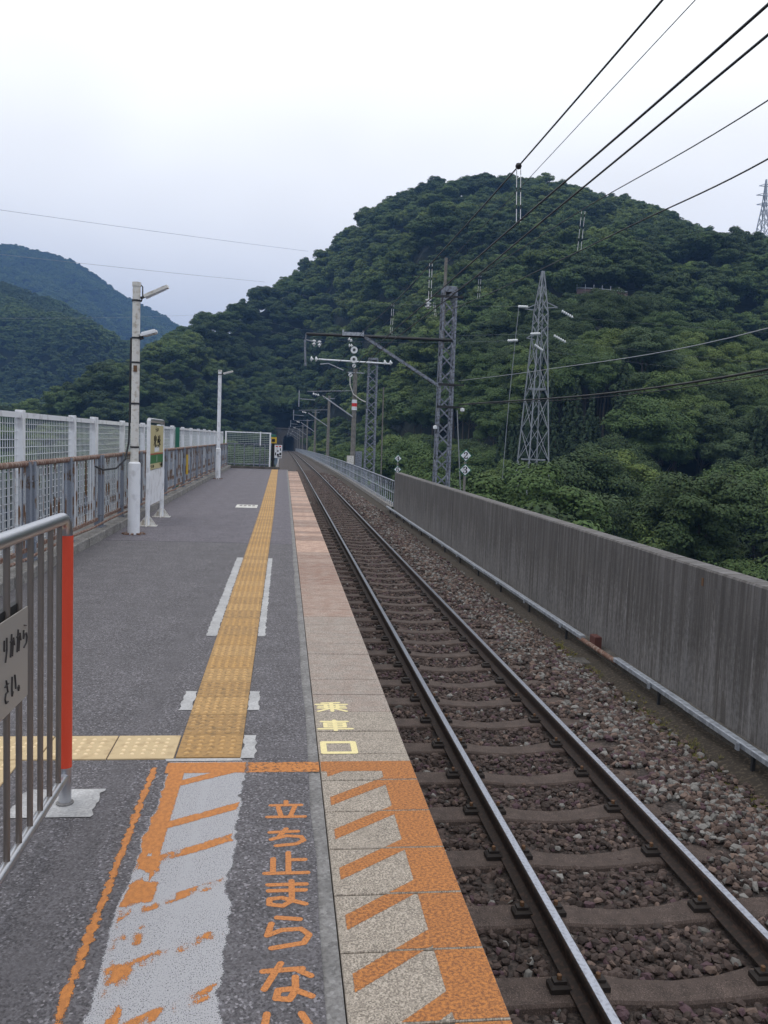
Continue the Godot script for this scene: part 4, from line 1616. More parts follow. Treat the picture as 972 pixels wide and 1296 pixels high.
func station_sign() -> void:
	var x := -2.15
	var za := 13.65
	var zb := 15.2
	var t := thing("station_sign", "white framed station name sign with cream panel and green band", "sign", P(x, 0, (za + zb) / 2))
	for z in [za, zb]:
		var b := MB.new()
		b.tube(P(x, 0.0, z), P(x, 1.69, z), 0.03, 0.03, 10)
		b.tube(P(x, 0.0, z), P(x, 0.85, z), 0.036, 0.036, 10)
		var o := part(t, "leg", b.mesh(), M.white)
		b = MB.new()
		for d in [Vector3(1, 0, 0), Vector3(-1, 0, 0), Vector3(0, 0, 1), Vector3(0, 0, -1)]:
			var c := P(x, 0, z)
			var n: Vector3 = d.cross(Vector3.UP)
			for s in [-1.0, 1.0]:
				b.tri(c + d * 0.035 + n * 0.006 * s, c + d * 0.15 + n * 0.006 * s, c + d * 0.035 + Vector3(0, 0.16, 0) + n * 0.006 * s, n * s)
			b.quad(c + d * 0.15 + n * 0.006, c + d * 0.15 - n * 0.006, c + d * 0.035 - n * 0.006 + Vector3(0, 0.16, 0), c + d * 0.035 + n * 0.006 + Vector3(0, 0.16, 0), d + Vector3.UP)
		b.box(P(x, 0.006, z), Vector3(0.3, 0.01, 0.2))
		part(o, "foot_gusset", b.mesh(), M.white_old)
	var b := MB.new()
	b.path(PackedVector3Array([P(x, 1.66, za), P(x, 1.70, za + 0.05), P(x, 1.70, zb - 0.05), P(x, 1.66, zb)]), PackedFloat32Array([0.035]), 10)
	part(t, "top_tube", b.mesh(), M.stainless)
	b = MB.new()
	b.box(P(x, 1.26, (za + zb) / 2), Vector3(0.03, 0.72, zb - za - 0.09))
	var panel := part(t, "name_panel", b.mesh(), flat(0.50, 0.44, 0.24, 0.55))
	b = MB.new()
	b.box(P(x, 1.065, (za + zb) / 2), Vector3(0.036, 0.14, zb - za - 0.09))
	part(panel, "green_band", b.mesh(), flat(0.03, 0.16, 0.05, 0.5))
	b = MB.new()
	b.box(P(x, 1.148, (za + zb) / 2), Vector3(0.036, 0.022, zb - za - 0.09))
	part(panel, "red_line", b.mesh(), flat(0.35, 0.06, 0.03, 0.5))
	b = MB.new()
	b.box(P(x, 1.065, (za + zb) / 2), Vector3(0.040, 0.11, 0.02))
	b.box(P(x, 1.225, (za + zb) / 2), Vector3(0.036, 0.085, 0.5))
	part(panel, "white_field", b.mesh(), M.white)
	# characters, drawn as small raised strokes on the face towards the platform
	var mid := (za + zb) / 2
	for q in [["kan_a", mid - 0.36, 1.46, 0.30, 0.17], ["kan_b", mid + 0.06, 1.46, 0.30, 0.17], ["ra", mid - 0.16, 1.585, 0.13, 0.07], ["i", mid + 0.02, 1.585, 0.13, 0.07], ["sha", mid - 0.25, 1.30, 0.15, 0.05], ["kuchi", mid - 0.05, 1.30, 0.15, 0.05], ["sha", mid + 0.14, 1.30, 0.15, 0.05], ["ri", za + 0.12, 0.975, 0.16, 0.055], ["ka", za + 0.32, 0.975, 0.16, 0.055], ["chi", zb - 0.45, 0.985, 0.14, 0.055], ["na", zb - 0.27, 0.985, 0.14, 0.055]]:
		b = MB.new()
		for st in GLYPH[q[0]]:
			for k in range(0, st.size() - 2, 2):
				var a := P(x + 0.0175, q[2] - st[k + 1] * q[4], q[1] + st[k] * q[3])
				var c := P(x + 0.0175, q[2] - st[k + 3] * q[4], q[1] + st[k + 2] * q[3])
				b.beam(a, c, 0.004, 0.018 if q[4] > 0.1 else 0.009, Vector3.RIGHT)
		part(panel, "character", b.mesh(), M.black)
	b = MB.new()
	b.box(P(x, 0.60, mid), Vector3(0.02, 0.56, zb - za - 0.07))
	part(t, "lower_panel", b.mesh(), M.white)
	b = MB.new()
	b.box(P(x, 0.90, zb - 0.16), Vector3(0.03, 0.2, 0.2))
	part(t, "corner_plate", b.mesh(), M.white)


# ---------------------------------------------------------------- barrier in the foreground
func barrier() -> void:
	var x := -0.833
	var t := thing("handrail_barrier", "stainless steel barrier with orange wrapped end post and a notice plate", "barrier", P(x, 0, 3.34))
	var b := MB.new()
	var pts := PackedVector3Array([P(x, 0.0, 3.34), P(x, 1.08, 3.34)])
	for i in 7:
		var an := PI / 2 * (i + 1) / 7.0
		pts.append(P(x, 1.08 + sin(an) * 0.075, 3.34 - (1.0 - cos(an)) * 0.075))
	pts.append(P(x, 1.155, -0.6))
	b.path(pts, PackedFloat32Array([0.0245]), 20)
	part(t, "frame_tube", b.mesh(), M.stainless)
	b = MB.new()
	b.lathe(P(x, 0, 3.34), PackedVector2Array([Vector2(0.0262, 0.155), Vector2(0.0262, 1.085)]), 22)
	part(t, "orange_wrap", b.mesh(), M.orange_wrap)
	b = MB.new()
	b.tube(P(x, 0.115, 3.33), P(x, 0.115, -0.6), 0.019, 0.019, 16)
	part(t, "bottom_rail", b.mesh(), M.stainless)
	b = MB.new()
	b.tube(Vector3(0, 0.12, 0), Vector3(0, 1.145, 0), 0.0105, 0.0105, 10, false)
	var bar := b.mesh()
	for i in 26:
		part(t, "bar", bar, M.stainless_bar, P(x, 0, 3.238 - i * 0.1205))
	var plate := flat(0.40, 0.38, 0.36, 0.5, 0.6)
	b = MB.new()
	b.box(P(x + 0.0165, 0.77, 2.49), Vector3(0.004, 0.295, 0.59))
	var p := part(t, "notice_plate", b.mesh(), plate)
	b = MB.new()
	b.box(P(x - 0.0125, 0.92, 2.49), Vector3(0.02, 0.03, 0.57))
	part(t, "plate_backing", b.mesh(), M.black)
	for q in [["ra", 2.748, 0.865], ["ka", 2.685, 0.865], ["ka", 2.622, 0.865], ["ri", 2.56, 0.865], ["maru", 2.695, 0.735], ["i", 2.635, 0.735], ["sa", 2.57, 0.735]]:
		b = MB.new()
		for st in GLYPH[q[0]]:
			for k in range(0, st.size() - 2, 2):
				# read from the platform side: text runs towards greater z
				var a := P(x + 0.0187, q[2] - st[k + 1] * 0.074, q[1] - 0.02 + st[k] * 0.042)
				var c := P(x + 0.0187, q[2] - st[k + 3] * 0.074, q[1] - 0.02 + st[k + 2] * 0.042)
				b.beam(a, c, 0.0025, 0.009, Vector3.RIGHT)
		part(p, "character", b.mesh(), flat(0.05, 0.045, 0.045, 0.7))
	b = MB.new()
	b.lathe(P(x, 0.003, 3.34), PackedVector2Array([Vector2(0.034, 0.0), Vector2(0.034, 0.006), Vector2(0.025, 0.01)]), 16)
	part(t, "foot_ring", b.mesh(), M.mortar)


# ---------------------------------------------------------------- masts, pylons
func lattice(t: Node3D, c: Vector3, y0: float, y1: float, s0: float, s1: float, panels: int, leg: float, br: float, mat: Material, turn := 0.0, cross := false, grow := 1.0) -> void:
	var bs := Basis(Vector3.UP, turn)
	var k := [Vector3(-0.5, 0, -0.5), Vector3(0.5, 0, -0.5), Vector3(0.5, 0, 0.5), Vector3(-0.5, 0, 0.5)]
	var at := func(i: int, f: float) -> Vector3:
		return c * Vector3(1, 0, 1) + bs * (k[i % 4] * lerpf(s0, s1, f)) + Vector3(0, lerpf(y0, y1, f), 0)
	for i in 4:
		var b := MB.new()
		b.beam(at.call(i, 0.0), at.call(i, 1.0), leg, leg)
		part(t, "leg", b.mesh(), mat)
	for i in 4:
		for j in panels:
			var f0 := pow(float(j) / panels, grow)
			var f1 := pow(float(j + 1) / panels, grow)
			var b := MB.new()
			if cross:
				b.beam(at.call(i, f0), at.call(i + 1, f1), br, br)
				part(t, "brace", b.mesh(), mat)
				b = MB.new()
				b.beam(at.call(i + 1, f0), at.call(i, f1), br, br)
				part(t, "brace", b.mesh(), mat)
			else:
				var o := j % 2
				b.beam(at.call(i + o, f0), at.call(i + 1 - o, f1), br, br)
				part(t, "brace", b.mesh(), mat)


func disc_string(a: Vector3, b: Vector3, n: int, r: float) -> ArrayMesh:
	var m := MB.new()
	var d := (b - a).normalized()
	var ref := Vector3.UP if absf(d.y) < 0.9 else Vector3.RIGHT
	var xx := ref.cross(d).normalized()
	var bs := Basis(xx, d, xx.cross(d))
	for i in n:
		var c := a.lerp(b, (i + 0.5) / n)
		var h := a.distance_to(b) / n
		m.lathe(c, PackedVector2Array([Vector2(0.02, -h * 0.5), Vector2(r, -h * 0.28), Vector2(r, -h * 0.1), Vector2(r * 0.35, h * 0.25), Vector2(0.02, h * 0.5)]), 10, bs)
	return m.mesh()


func masts() -> void:
	# near lattice mast with its cantilever over the track
	var z := 27.0
	var t := thing("lattice_mast", "tall blue grey lattice mast with diagonal strut, near the 2 and 3 boards", "mast", P(5.18, -1.6, z), "lattice masts")
	lattice(t, P(5.18, 0, z), -2.0, 6.5, 0.46, 0.40, 20, 0.06, 0.045, M.steel_grey)
	var b := MB.new()
	b.slab(4.97, 5.39, -26.78, -27.22, 6.38, 6.56, 0.01)
	part(t, "cap_plate", b.mesh(), M.steel_grey)
	b = MB.new()
	b.tube(P(5.0, 4.6, 26.85), P(5.0, 7.45, 26.85), 0.055, 0.05, 10)
	part(t, "top_pole", b.mesh(), M.pole)
	b = MB.new()
	b.beam(P(4.45, 6.23, 26.8), P(5.6, 6.23, 26.8), 0.07, 0.07)
	part(t, "cross_arm", b.mesh(), M.steel_dark)
	b = MB.new()
	b.tube(P(0.60, 4.80, 26.75), P(5.3, 4.84, 26.75), 0.045, 0.05, 10)
	part(t, "boom", b.mesh(), M.steel_dark)
	b = MB.new()
	b.beam(P(2.45, 4.80, 26.75), P(4.97, 3.34, 26.8), 0.09, 0.09)
	part(t, "diagonal_strut", b.mesh(), M.steel_grey)
	b = MB.new()
	b.beam(P(1.75, 4.86, 26.72), P(2.42, 4.87, 26.72), 0.13, 0.11)
	for q in [1.76, 2.4]:
		b.beam(P(q, 4.8, 26.72), P(q, 4.99, 26.72), 0.03, 0.05)
	part(t, "clamp", b.mesh(), M.galv)
	b = MB.new()
	b.tube(P(0.6, 4.82, 26.75), P(0.57, 4.55, 26.75), 0.02, 0.02, 6)
	b.tube(P(0.56, 4.62, 26.75), P(0.60, 3.80, 26.75), 0.035, 0.035, 8)
	part(t, "drop_post", b.mesh(), M.steel_grey)
	b = MB.new()
	b.beam(P(0.6, 4.62, 26.75), P(1.1, 4.52, 26.75), 0.03, 0.03)
	part(t, "steady_arm", b.mesh(), M.galv)
	for q in [[P(0.85, 4.62, 26.7), P(0.85, 4.42, 26.7)], [P(1.02, 4.6, 26.7), P(1.02, 4.40, 26.7)], [P(1.93, 4.72, 26.7), P(2.06, 4.64, 26.7)], [P(1.95, 4.5, 26.7), P(2.08, 4.5, 26.7)]]:
		part(t, "insulator", disc_string(q[0], q[1], 2, 0.06), M.insulator)
	for q in [4.37, 4.07]:
		b = MB.new()
		b.lathe(P(2.13, q, 26.75), PackedVector2Array([Vector2(0, -0.06), Vector2(0.11, -0.05), Vector2(0.11, 0.05), Vector2(0.05, 0.05), Vector2(0.05, 0.0)]), 14, Basis(Vector3.RIGHT, PI / 2))
		part(t, "insulator", b.mesh(), M.insulator)
	b = MB.new()
	b.tube(P(2.13, 4.5, 26.76), P(2.13, 4.06, 26.76), 0.012, 0.012, 6)
	part(t, "hanger", b.mesh(), M.steel_dark)
	part(t, "insulator", disc_string(P(4.47, 6.12, 26.8), P(4.47, 5.80, 26.8), 3, 0.10), M.insulator)
	b = MB.new()
	for yy in [3.42, 2.70]:
		b.box(P(5.18, yy, 26.78), Vector3(0.56, 0.08, 0.06))
		b.beam(P(5.2, yy, 26.76), P(5.75, yy, 26.76), 0.05, 0.05)
	part(t, "cable_bracket", b.mesh(), M.steel_dark)
	for q in [P(5.72, 2.62, 26.7), P(4.85, 2.02, 26.7)]:
		b = MB.new()
		b.lathe(q, PackedVector2Array([Vector2(0, -0.07), Vector2(0.07, -0.04), Vector2(0.07, 0.05), Vector2(0, 0.07)]), 10)
		part(t, "insulator", b.mesh(), M.insulator)
	b = MB.new()
	b.tube(P(5.55, 2.6, 26.7), P(5.95, -1.5, 26.9), 0.018, 0.018, 6)
	part(t, "stay_wire", b.mesh(), M.wire_light)
	# second lattice mast
	z = 50.6
	t = thing("lattice_mast", "lattice mast with long white cross pipe beside a concrete pole", "mast", P(5.2, -1.6, z), "lattice masts")
	lattice(t, P(5.2, 0, z), -2.0, 6.45, 0.60, 0.50, 17, 0.07, 0.055, M.steel_grey)
	b = MB.new()
	b.slab(4.92, 5.48, -50.3, -50.9, 6.38, 6.5, 0.01)
	part(t, "cap_plate", b.mesh(), M.steel_grey)
	b = MB.new()
	b.tube(P(1.9, 6.24, 50.2), P(6.2, 6.18, 50.2), 0.05, 0.05, 10)
	part(t, "cross_pipe", b.mesh(), M.white)
	for q in [1.5, 1.78, 5.9, 6.25]:
		part(t, "insulator", disc_string(P(q - 0.1, 6.24, 50.2), P(q + 0.1, 6.24, 50.2), 1, 0.16), M.insulator)
	b = MB.new()
	b.path(PackedVector3Array([P(2.0, 5.95, 50.2), P(2.5, 6.02, 50.2), P(3.4, 5.66, 50.2)]), PackedFloat32Array([0.035]), 8)
	part(t, "steady_arm", b.mesh(), M.galv)
	b = MB.new()
	b.tube(P(5.9, 4.8, 50.6), P(5.95, -1.5, 50.6), 0.04, 0.04, 8)
	part(t, "cable_pole", b.mesh(), M.pole)
	# concrete poles going away along the line
	var zs := [62.5, 99.0, 142.0, 191.0, 237.0, 286.0, 330.0]
	var names := ["concrete catenary pole with red and white band beside a lattice mast", "second concrete catenary pole, beyond the red banded pole", "third concrete catenary pole along the slatted fence", "fourth concrete catenary pole along the slatted fence", "fifth concrete catenary pole along the slatted fence", "sixth concrete catenary pole, near the tunnel", "last small concrete catenary pole right in front of the tunnel"]
	for i in zs.size():
		var pz: float = zs[i]
		var y0 := rail_y(pz) - 0.6
		t = thing("concrete_pole", names[i], "pole", P(5.15, y0, pz), "concrete catenary poles")
		b = MB.new()
		b.tube(P(5.15, y0, pz), P(5.13, rail_y(pz) + 8.0, pz), 0.20, 0.15, 14)
		part(t, "shaft", b.mesh(), M.pole)
		b = MB.new()
		b.tube(P(5.05, rail_y(pz) + 4.4, pz - 0.1), P(2.7, rail_y(pz) + 5.9, pz - 0.1), 0.05, 0.05, 8)
		part(t, "bracket_strut", b.mesh(), M.galv)
		b = MB.new()
		b.tube(P(5.05, rail_y(pz) + 6.35, pz - 0.1), P(1.6, rail_y(pz) + 6.15, pz - 0.1), 0.035, 0.035, 8)
		part(t, "bracket_boom", b.mesh(), M.steel_grey)
		b = MB.new()
		b.beam(P(4.5, rail_y(pz) + 7.7, pz - 0.1), P(5.8, rail_y(pz) + 7.7, pz - 0.1), 0.07, 0.07)
		part(t, "cross_arm", b.mesh(), M.galv)
		b = MB.new()
		b.tube(P(1.0, rail_y(pz) + 6.2, pz - 0.1), P(1.0, rail_y(pz) + 5.0, pz - 0.1), 0.04, 0.04, 6)
		b.beam(P(1.0, rail_y(pz) + 5.6, pz - 0.1), P(2.2, rail_y(pz) + 5.55, pz - 0.1), 0.05, 0.05)
		part(t, "drop_post", b.mesh(), M.galv)
		part(t, "insulator", disc_string(P(2.0, rail_y(pz) + 6.0, pz - 0.15), P(2.5, rail_y(pz) + 5.9, pz - 0.15), 3, 0.1), M.insulator)
		if i == 0:
			for q in [[3.77, 4.03, "white"], [4.03, 4.29, "red"], [4.29, 4.54, "white"]]:
				b = MB.new()
				b.lathe(P(5.14, 0, pz), PackedVector2Array([Vector2(0.195, q[0]), Vector2(0.195, q[1])]), 14)
				part(t, "band", b.mesh(), M[q[2]])
			b = MB.new()
			b.box(P(4.95, 0.05, pz - 0.3), Vector3(0.5, 0.62, 0.35))
			part(t, "switch_box", b.mesh(), M.white_old)
			b = MB.new()
			b.box(P(5.55, 0.0, pz + 0.2), Vector3(0.6, 1.4, 0.4))
			part(t, "cabinet", b.mesh(), M.steel_grey)
			b = MB.new()
			b.lathe(P(4.75, 6.35, pz - 0.2), PackedVector2Array([Vector2(0, -0.08), Vector2(0.15, -0.06), Vector2(0.15, 0.06), Vector2(0.07, 0.06), Vector2(0.07, 0.0)]), 14, Basis(Vector3.RIGHT, PI / 2))
			b.lathe(P(5.0, 7.05, pz - 0.2), PackedVector2Array([Vector2(0, -0.08), Vector2(0.14, -0.06), Vector2(0.14, 0.06), Vector2(0.07, 0.06), Vector2(0.07, 0.0)]), 14, Basis(Vector3.RIGHT, PI / 2))
			part(t, "pulley", b.mesh(), M.insulator)
			b = MB.new()
			b.path(PackedVector3Array([P(4.72, 6.3, pz - 0.2), P(4.75, 5.6, pz - 0.2), P(5.0, 4.95, pz - 0.2), P(5.5, 4.6, pz - 0.2), P(5.95, 4.4, pz - 0.2)]), PackedFloat32Array([0.035]), 8)
			part(t, "cable_loop", b.mesh(), M.white_old)
	# transmission pylon in the valley
	t = thing("transmission_pylon", "slender galvanised lattice pylon standing in the valley beyond the wall", "pylon", P(24.5, -17, 80))
	var pc := P(24.5, 0, 80)
	lattice(t, pc, -17.0, 12.2, 3.75, 1.12, 9, 0.105, 0.045, M.pylon, 0.25, true, 0.9)
	lattice(t, pc, 12.2, 14.6, 1.12, 1.0, 2, 0.09, 0.045, M.pylon, 0.25, true)
	lattice(t, pc, 14.6, 18.6, 1.0, 0.16, 3, 0.085, 0.045, M.pylon, 0.25, true)
	for yy in [-4.6, 0.3, 7.2]:
		var s := lerpf(3.75, 1.12, (yy + 17.0) / 29.2)
		for i in 4:
			var a0 := PI / 4 + i * PI / 2 - 0.25
			var q0 := P(24.5 + cos(a0) * s * 0.707, yy, 80 + sin(a0) * s * 0.707)
			var q1 := P(24.5 + cos(a0 + PI / 2) * s * 0.707, yy, 80 + sin(a0 + PI / 2) * s * 0.707)
			b = MB.new()
			b.beam(q0, q1, 0.11, 0.11)
			part(t, "horizontal", b.mesh(), M.pylon)
	b = MB.new()
	b.box(P(22.2, -3.4, 79.3), Vector3(0.7, 1.2, 0.8))
	part(t, "climbing_platform", b.mesh(), M.steel_grey)
	for q in [[24.0, 22.9, 14.9, "arm"], [24.9, 26.2, 15.2, "arm"], [24.0, 23.2, 12.1, "arm"]]:
		b = MB.new()
		b.beam(P(q[0], q[2] + 0.5, 80), P(q[1], q[2], 80), 0.09, 0.09)
		b.beam(P(q[0], q[2] - 0.1, 80), P(q[1], q[2], 80), 0.09, 0.09)
		part(t, "cross_arm", b.mesh(), M.pylon)
	for q in [[P(23.0, 15.0, 79.5), P(21.9, 14.9, 79.0)], [P(26.4, 14.8, 79.4), P(27.3, 14.1, 78.6)], [P(24.3, 12.5, 79.3), P(23.2, 12.35, 78.8)], [P(25.7, 12.4, 79.3), P(26.7, 11.7, 78.5)], [P(22.1, 11.75, 79.3), P(21.0, 11.6, 78.9)], [P(23.8, 11.4, 79.2), P(24.5, 10.8, 78.6)]]:
		part(t, "insulator", disc_string(q[0], q[1], 6, 0.14), M.insulator)
	b = MB.new()
	b.tube(P(22.1, 14.9, 79.4), P(21.6, 6.0, 79.4), 0.03, 0.03, 6)
	b.tube(P(21.6, 6.0, 79.4), P(21.2, -4.5, 79.4), 0.03, 0.03, 6)
	part(t, "ladder_cable", b.mesh(), M.pylon)
	# far pylon on the ridge
	var az := deg_to_rad(30.35)
	var px := sin(az) * 560.0
	var pz2 := cos(az) * 560.0
	t = thing("transmission_pylon", "distant pale pylon with three cross arms on the ridge at the right", "pylon", P(px, 105, pz2))
	lattice(t, P(px, 0, pz2), 105.0, 150.0, 12.0, 2.2, 7, 0.5, 0.25, M.galv, 0.5, true, 0.85)
	lattice(t, P(px, 0, pz2), 150.0, 167.0, 2.2, 0.4, 4, 0.4, 0.22, M.galv, 0.5, true)
	for q in [[163.0, 4.2], [157.5, 5.6], [152.0, 5.0]]:
		b = MB.new()
		b.beam(P(px - q[1], q[0], pz2), P(px + q[1], q[0], pz2), 0.4, 0.4)
		b.beam(P(px - q[1], q[0], pz2), P(px, q[0] + 1.6, pz2), 0.3, 0.3)
		b.beam(P(px + q[1], q[0], pz2), P(px, q[0] + 1.6, pz2), 0.3, 0.3)
		part(t, "cross_arm", b.mesh(), M.galv)
	# guard rail of a road up on the hillside
	var rw := road_at()
	t = thing("hillside_road_wall", "rusty brown road guard wall among the trees on the hillside", "retaining wall", rw)
	var pts := PackedVector3Array()
	for i in 7:
		var f := i / 6.0
		pts.append(rw + P(lerpf(-6.2, 6.2, f), 6.0 - 0.9 * f * f, lerpf(1.6, -1.8, f)))
	for i in 6:
		b = MB.new()
		b.beam(pts[i], pts[i + 1], 0.6, 1.3)
		part(t, "wall_panel", b.mesh(), flat(0.15, 0.10, 0.095, 0.9))
		b = MB.new()
		b.beam(pts[i] + Vector3(0, -6.5, -1.0), pts[i + 1] + Vector3(0, -6.5, -1.0), 0.5, 12.0)
		part(t, "retaining_panel", b.mesh(), M.concrete_dark)
		b = MB.new()
		b.beam(pts[i], pts[i] + Vector3(0, 1.9, 0), 0.14, 0.14)
		part(t, "post", b.mesh(), M.galv)
	b = MB.new()
	for i in 6:
		b.beam(pts[i] + Vector3(0, 1.0, 0), pts[i + 1] + Vector3(0, 1.0, 0), 0.1, 0.16)
	part(t, "hand_rail", b.mesh(), M.galv)


# where the hillside road comes out of the trees
func road_at() -> Vector3:
	var az := deg_to_rad(20.9)
	var r := 150.0
	while r < 340.0 and ground(sin(az) * r, cos(az) * r) + 5.5 - EYE < 0.1774 * r:
		r += 1.0
	return P(sin(az) * r, ground(sin(az) * r, cos(az) * r), cos(az) * r)


# ---------------------------------------------------------------- wires
func wire(called: String, label: String, pts: PackedVector3Array, r: float, mat: Material, group: String) -> void:
	# smooth curve through the points
	var cv := Curve3D.new()
	for i in pts.size():
		var tan := (pts[mini(i + 1, pts.size() - 1)] - pts[maxi(i - 1, 0)]).normalized()
		var near := 1e9
		if i > 0:
			near = minf(near, pts[i].distance_to(pts[i - 1]))
		if i + 1 < pts.size():
			near = minf(near, pts[i].distance_to(pts[i + 1]))
		tan *= near / 3.0
		cv.add_point(pts[i], -tan, tan)
	var out := PackedVector3Array()
	var n := (pts.size() - 1) * 10
	for i in n + 1:
		out.append(cv.samplef(float(i) / 10.0))
	var b := MB.new()
	b.path(out, PackedFloat32Array([r]), 6)
	single(called, b.mesh(), mat, label, "wire", group)


func sag(a: Vector3, c: Vector3, s: float) -> PackedVector3Array:
	var out := PackedVector3Array()
	for i in 7:
		var f := i / 6.0
		out.append(a.lerp(c, f) - Vector3(0, 4.0 * s * f * (1.0 - f), 0))
	return out


func wires() -> void:
	var g := "overhead line wires"
	wire("messenger_wire", "dark overhead wire with a black ball joint, topmost of the thick wires", PackedVector3Array([P(2.45, 4.72, -12), P(2.45, 4.55, 2), P(2.45, 4.54, 9.1), P(2.45, 4.61, 14.2), P(2.42, 4.69, 19.5), P(2.3, 4.85, 26.9), P(2.2, 4.75, 50.2), P(2.3, 4.9, 62.5)]), 0.0085, M.wire, g)
	wire("contact_wire", "thick dark overhead wire, upper of the two parallel thick ones", PackedVector3Array([P(2.45, 3.85, -12), P(2.45, 3.85, 4.3), P(2.45, 3.92, 9.0), P(2.44, 3.99, 14.4), P(2.3, 4.02, 27), P(2.05, 4.0, 62)]), 0.0095, M.wire, g)
	wire("thin_wire", "very thin overhead wire just right of the ball joint", PackedVector3Array([P(2.72, 4.62, -12), P(2.72, 4.6, 5.7), P(2.72, 4.6, 12.4), P(2.6, 4.75, 26.9)]), 0.0035, M.wire, g)
	wire("contact_wire", "thick dark overhead wire, lower of the two parallel thick ones", PackedVector3Array([P(2.72, 3.93, -12), P(2.72, 3.93, 4.7), P(2.72, 3.95, 9.0), P(2.72, 3.96, 12.8), P(2.5, 4.0, 27), P(2.2, 4.0, 62)]), 0.0095, M.wire, g)
	wire("messenger_wire", "thin dark wire rising to the mast arm, second from the right edge", PackedVector3Array([P(2.7, 3.2, -12), P(3.5, 4.13, 6.0), P(3.7, 4.54, 10.45), P(4.03, 5.11, 17.7), P(4.46, 5.85, 26.8)]), 0.006, M.wire, g)
	wire("contact_wire", "dark wire running out at the right edge, lowest of the sky wires", PackedVector3Array([P(2.7, 3.1, -12), P(3.5, 3.69, 6.0), P(3.61, 3.88, 8.5), P(3.71, 4.04, 10.6), P(4.03, 4.62, 17.7), P(4.45, 5.5, 26.7)]), 0.0075, M.wire, g)
	wire("cable", "pale grey cable running right from the lattice mast", PackedVector3Array([P(5.55, 3.9, -14), P(5.55, 2.98, 9.2), P(5.55, 3.17, 17.4), P(5.55, 3.55, 26.7)]), 0.007, M.wire_light, g)
	wire("cable", "thick black bundled cable running right, below the pale cable", PackedVector3Array([P(5.55, 3.3, -14), P(5.55, 2.50, 9.2), P(5.55, 2.50, 15.4), P(5.6, 2.80, 26.7)]), 0.016, M.black, g)
	wire("cable", "thinner black cable just under the thick bundled cable", PackedVector3Array([P(5.58, 3.24, -14), P(5.58, 2.45, 9.2), P(5.58, 2.45, 15.4), P(5.62, 2.78, 26.7)]), 0.007, M.wire, g)
	# droppers between messenger and contact wires
	var i := 0
	var places := ["with black ball on top, over the hill crest", "beside the tall mast top", "left of the mast", "hanging between the two right-hand wires", "just right of the mast top", "low between the masts"]
	for q in [[P(2.45, 4.54, 9.1), P(2.45, 3.92, 9.0)], [P(2.45, 4.62, 14.6), P(2.44, 3.99, 14.5)], [P(2.42, 4.69, 19.5), P(2.40, 4.00, 19.5)], [P(3.7, 4.52, 10.5), P(3.71, 4.05, 10.6)], [P(4.02, 5.08, 17.6), P(4.03, 4.62, 17.7)], [P(4.38, 5.74, 25.2), P(4.40, 5.3, 25.0)]]:
		var t := thing("wire_dropper", "pair of black and white striped droppers " + places[i], "dropper", q[1], "wire droppers")
		for s in [-0.02, 0.025]:
			var a: Vector3 = q[0] + Vector3(s, 0, 0)
			var c: Vector3 = q[1] + Vector3(s, 0, 0)
			for k in 13:
				var b := MB.new()
				b.tube(a.lerp(c, k / 13.0), a.lerp(c, (k + 1) / 13.0), 0.0038, 0.0038, 6)
				part(t, "segment", b.mesh(), M.insulator if k % 4 != 1 else M.steel_dark)
		if i == 0:
			var b := MB.new()
			b.lathe(q[0] + Vector3(0, 0.0, 0), PackedVector2Array([Vector2(0, -0.036), Vector2(0.026, -0.026), Vector2(0.036, 0), Vector2(0.026, 0.026), Vector2(0, 0.036)]), 12)
			part(t, "ball_joint", b.mesh(), M.black)
		i += 1
	# onward wires along the line
	var zs := [50.2, 62.5, 99.0, 142.0, 191.0, 237.0, 286.0, 330.0, 352.0]
	var a := PackedVector3Array()
	var c := PackedVector3Array()
	var f := PackedVector3Array()
	for z in zs:
		var y := rail_y(z)
		a.append(P(2.15, y + 5.15, z))
		c.append(P(2.15, y + 5.9, z))
		f.append(P(5.7, y + 7.75, z))
	wire("contact_wire", "contact wire running on over the track towards the tunnel", a, 0.009, M.wire, g)
	wire("messenger_wire", "messenger wire above the distant track towards the tunnel", c, 0.009, M.wire, g)
	wire("feeder_wire", "feeder wire along the tops of the concrete poles", f, 0.01, M.wire_light, g)
	# power lines crossing the sky at the left, passing behind the hill
	var l := "power lines over the valley"
	wire("power_line", "faint power line across the left sky, highest", sag(P(-330, 68.0, 180), P(13, 132.9, 600), 2.0), 0.085, M.wire_light, l)
	wire("power_line", "faint power line across the left sky, just over the far mountain top", sag(P(-330, 53.0, 180), P(-16.7, 109.9, 600), 2.0), 0.085, M.wire_light, l)
	wire("power_line", "faint power line across the left sky, lowest, beside the lamp", sag(P(-135.6, 53, 420), P(-35.3, 87.5, 600), 1.0), 0.05, M.wire_light, l)
	# wires of the valley pylon
	for q in [["upper wire from the valley pylon to the left", P(21.9, 14.9, 79.0), P(-8, 44, 240)], ["middle wire from the valley pylon to the left", P(23.2, 12.35, 78.8), P(-6, 34, 240)], ["lower wire from the valley pylon to the left", P(21.0, 11.6, 78.9), P(-8, 32, 240)]]:
		wire("power_line", q[0], sag(q[1], q[2], 1.5), 0.007, M.pylon, "pylon wires")
	for q in [["upper wire from the valley pylon down to the right", P(27.3, 14.1, 78.6), P(70, 5, 20)], ["middle wire from the valley pylon down to the right", P(26.7, 11.7, 78.5), P(70, 2.5, 20)], ["lower wire from the valley pylon down to the right", P(24.5, 10.8, 78.6), P(70, 1.0, 20)]]:
		wire("power_line", q[0], sag(q[1], q[2], 0.5), 0.004, M.pylon, "pylon wires")


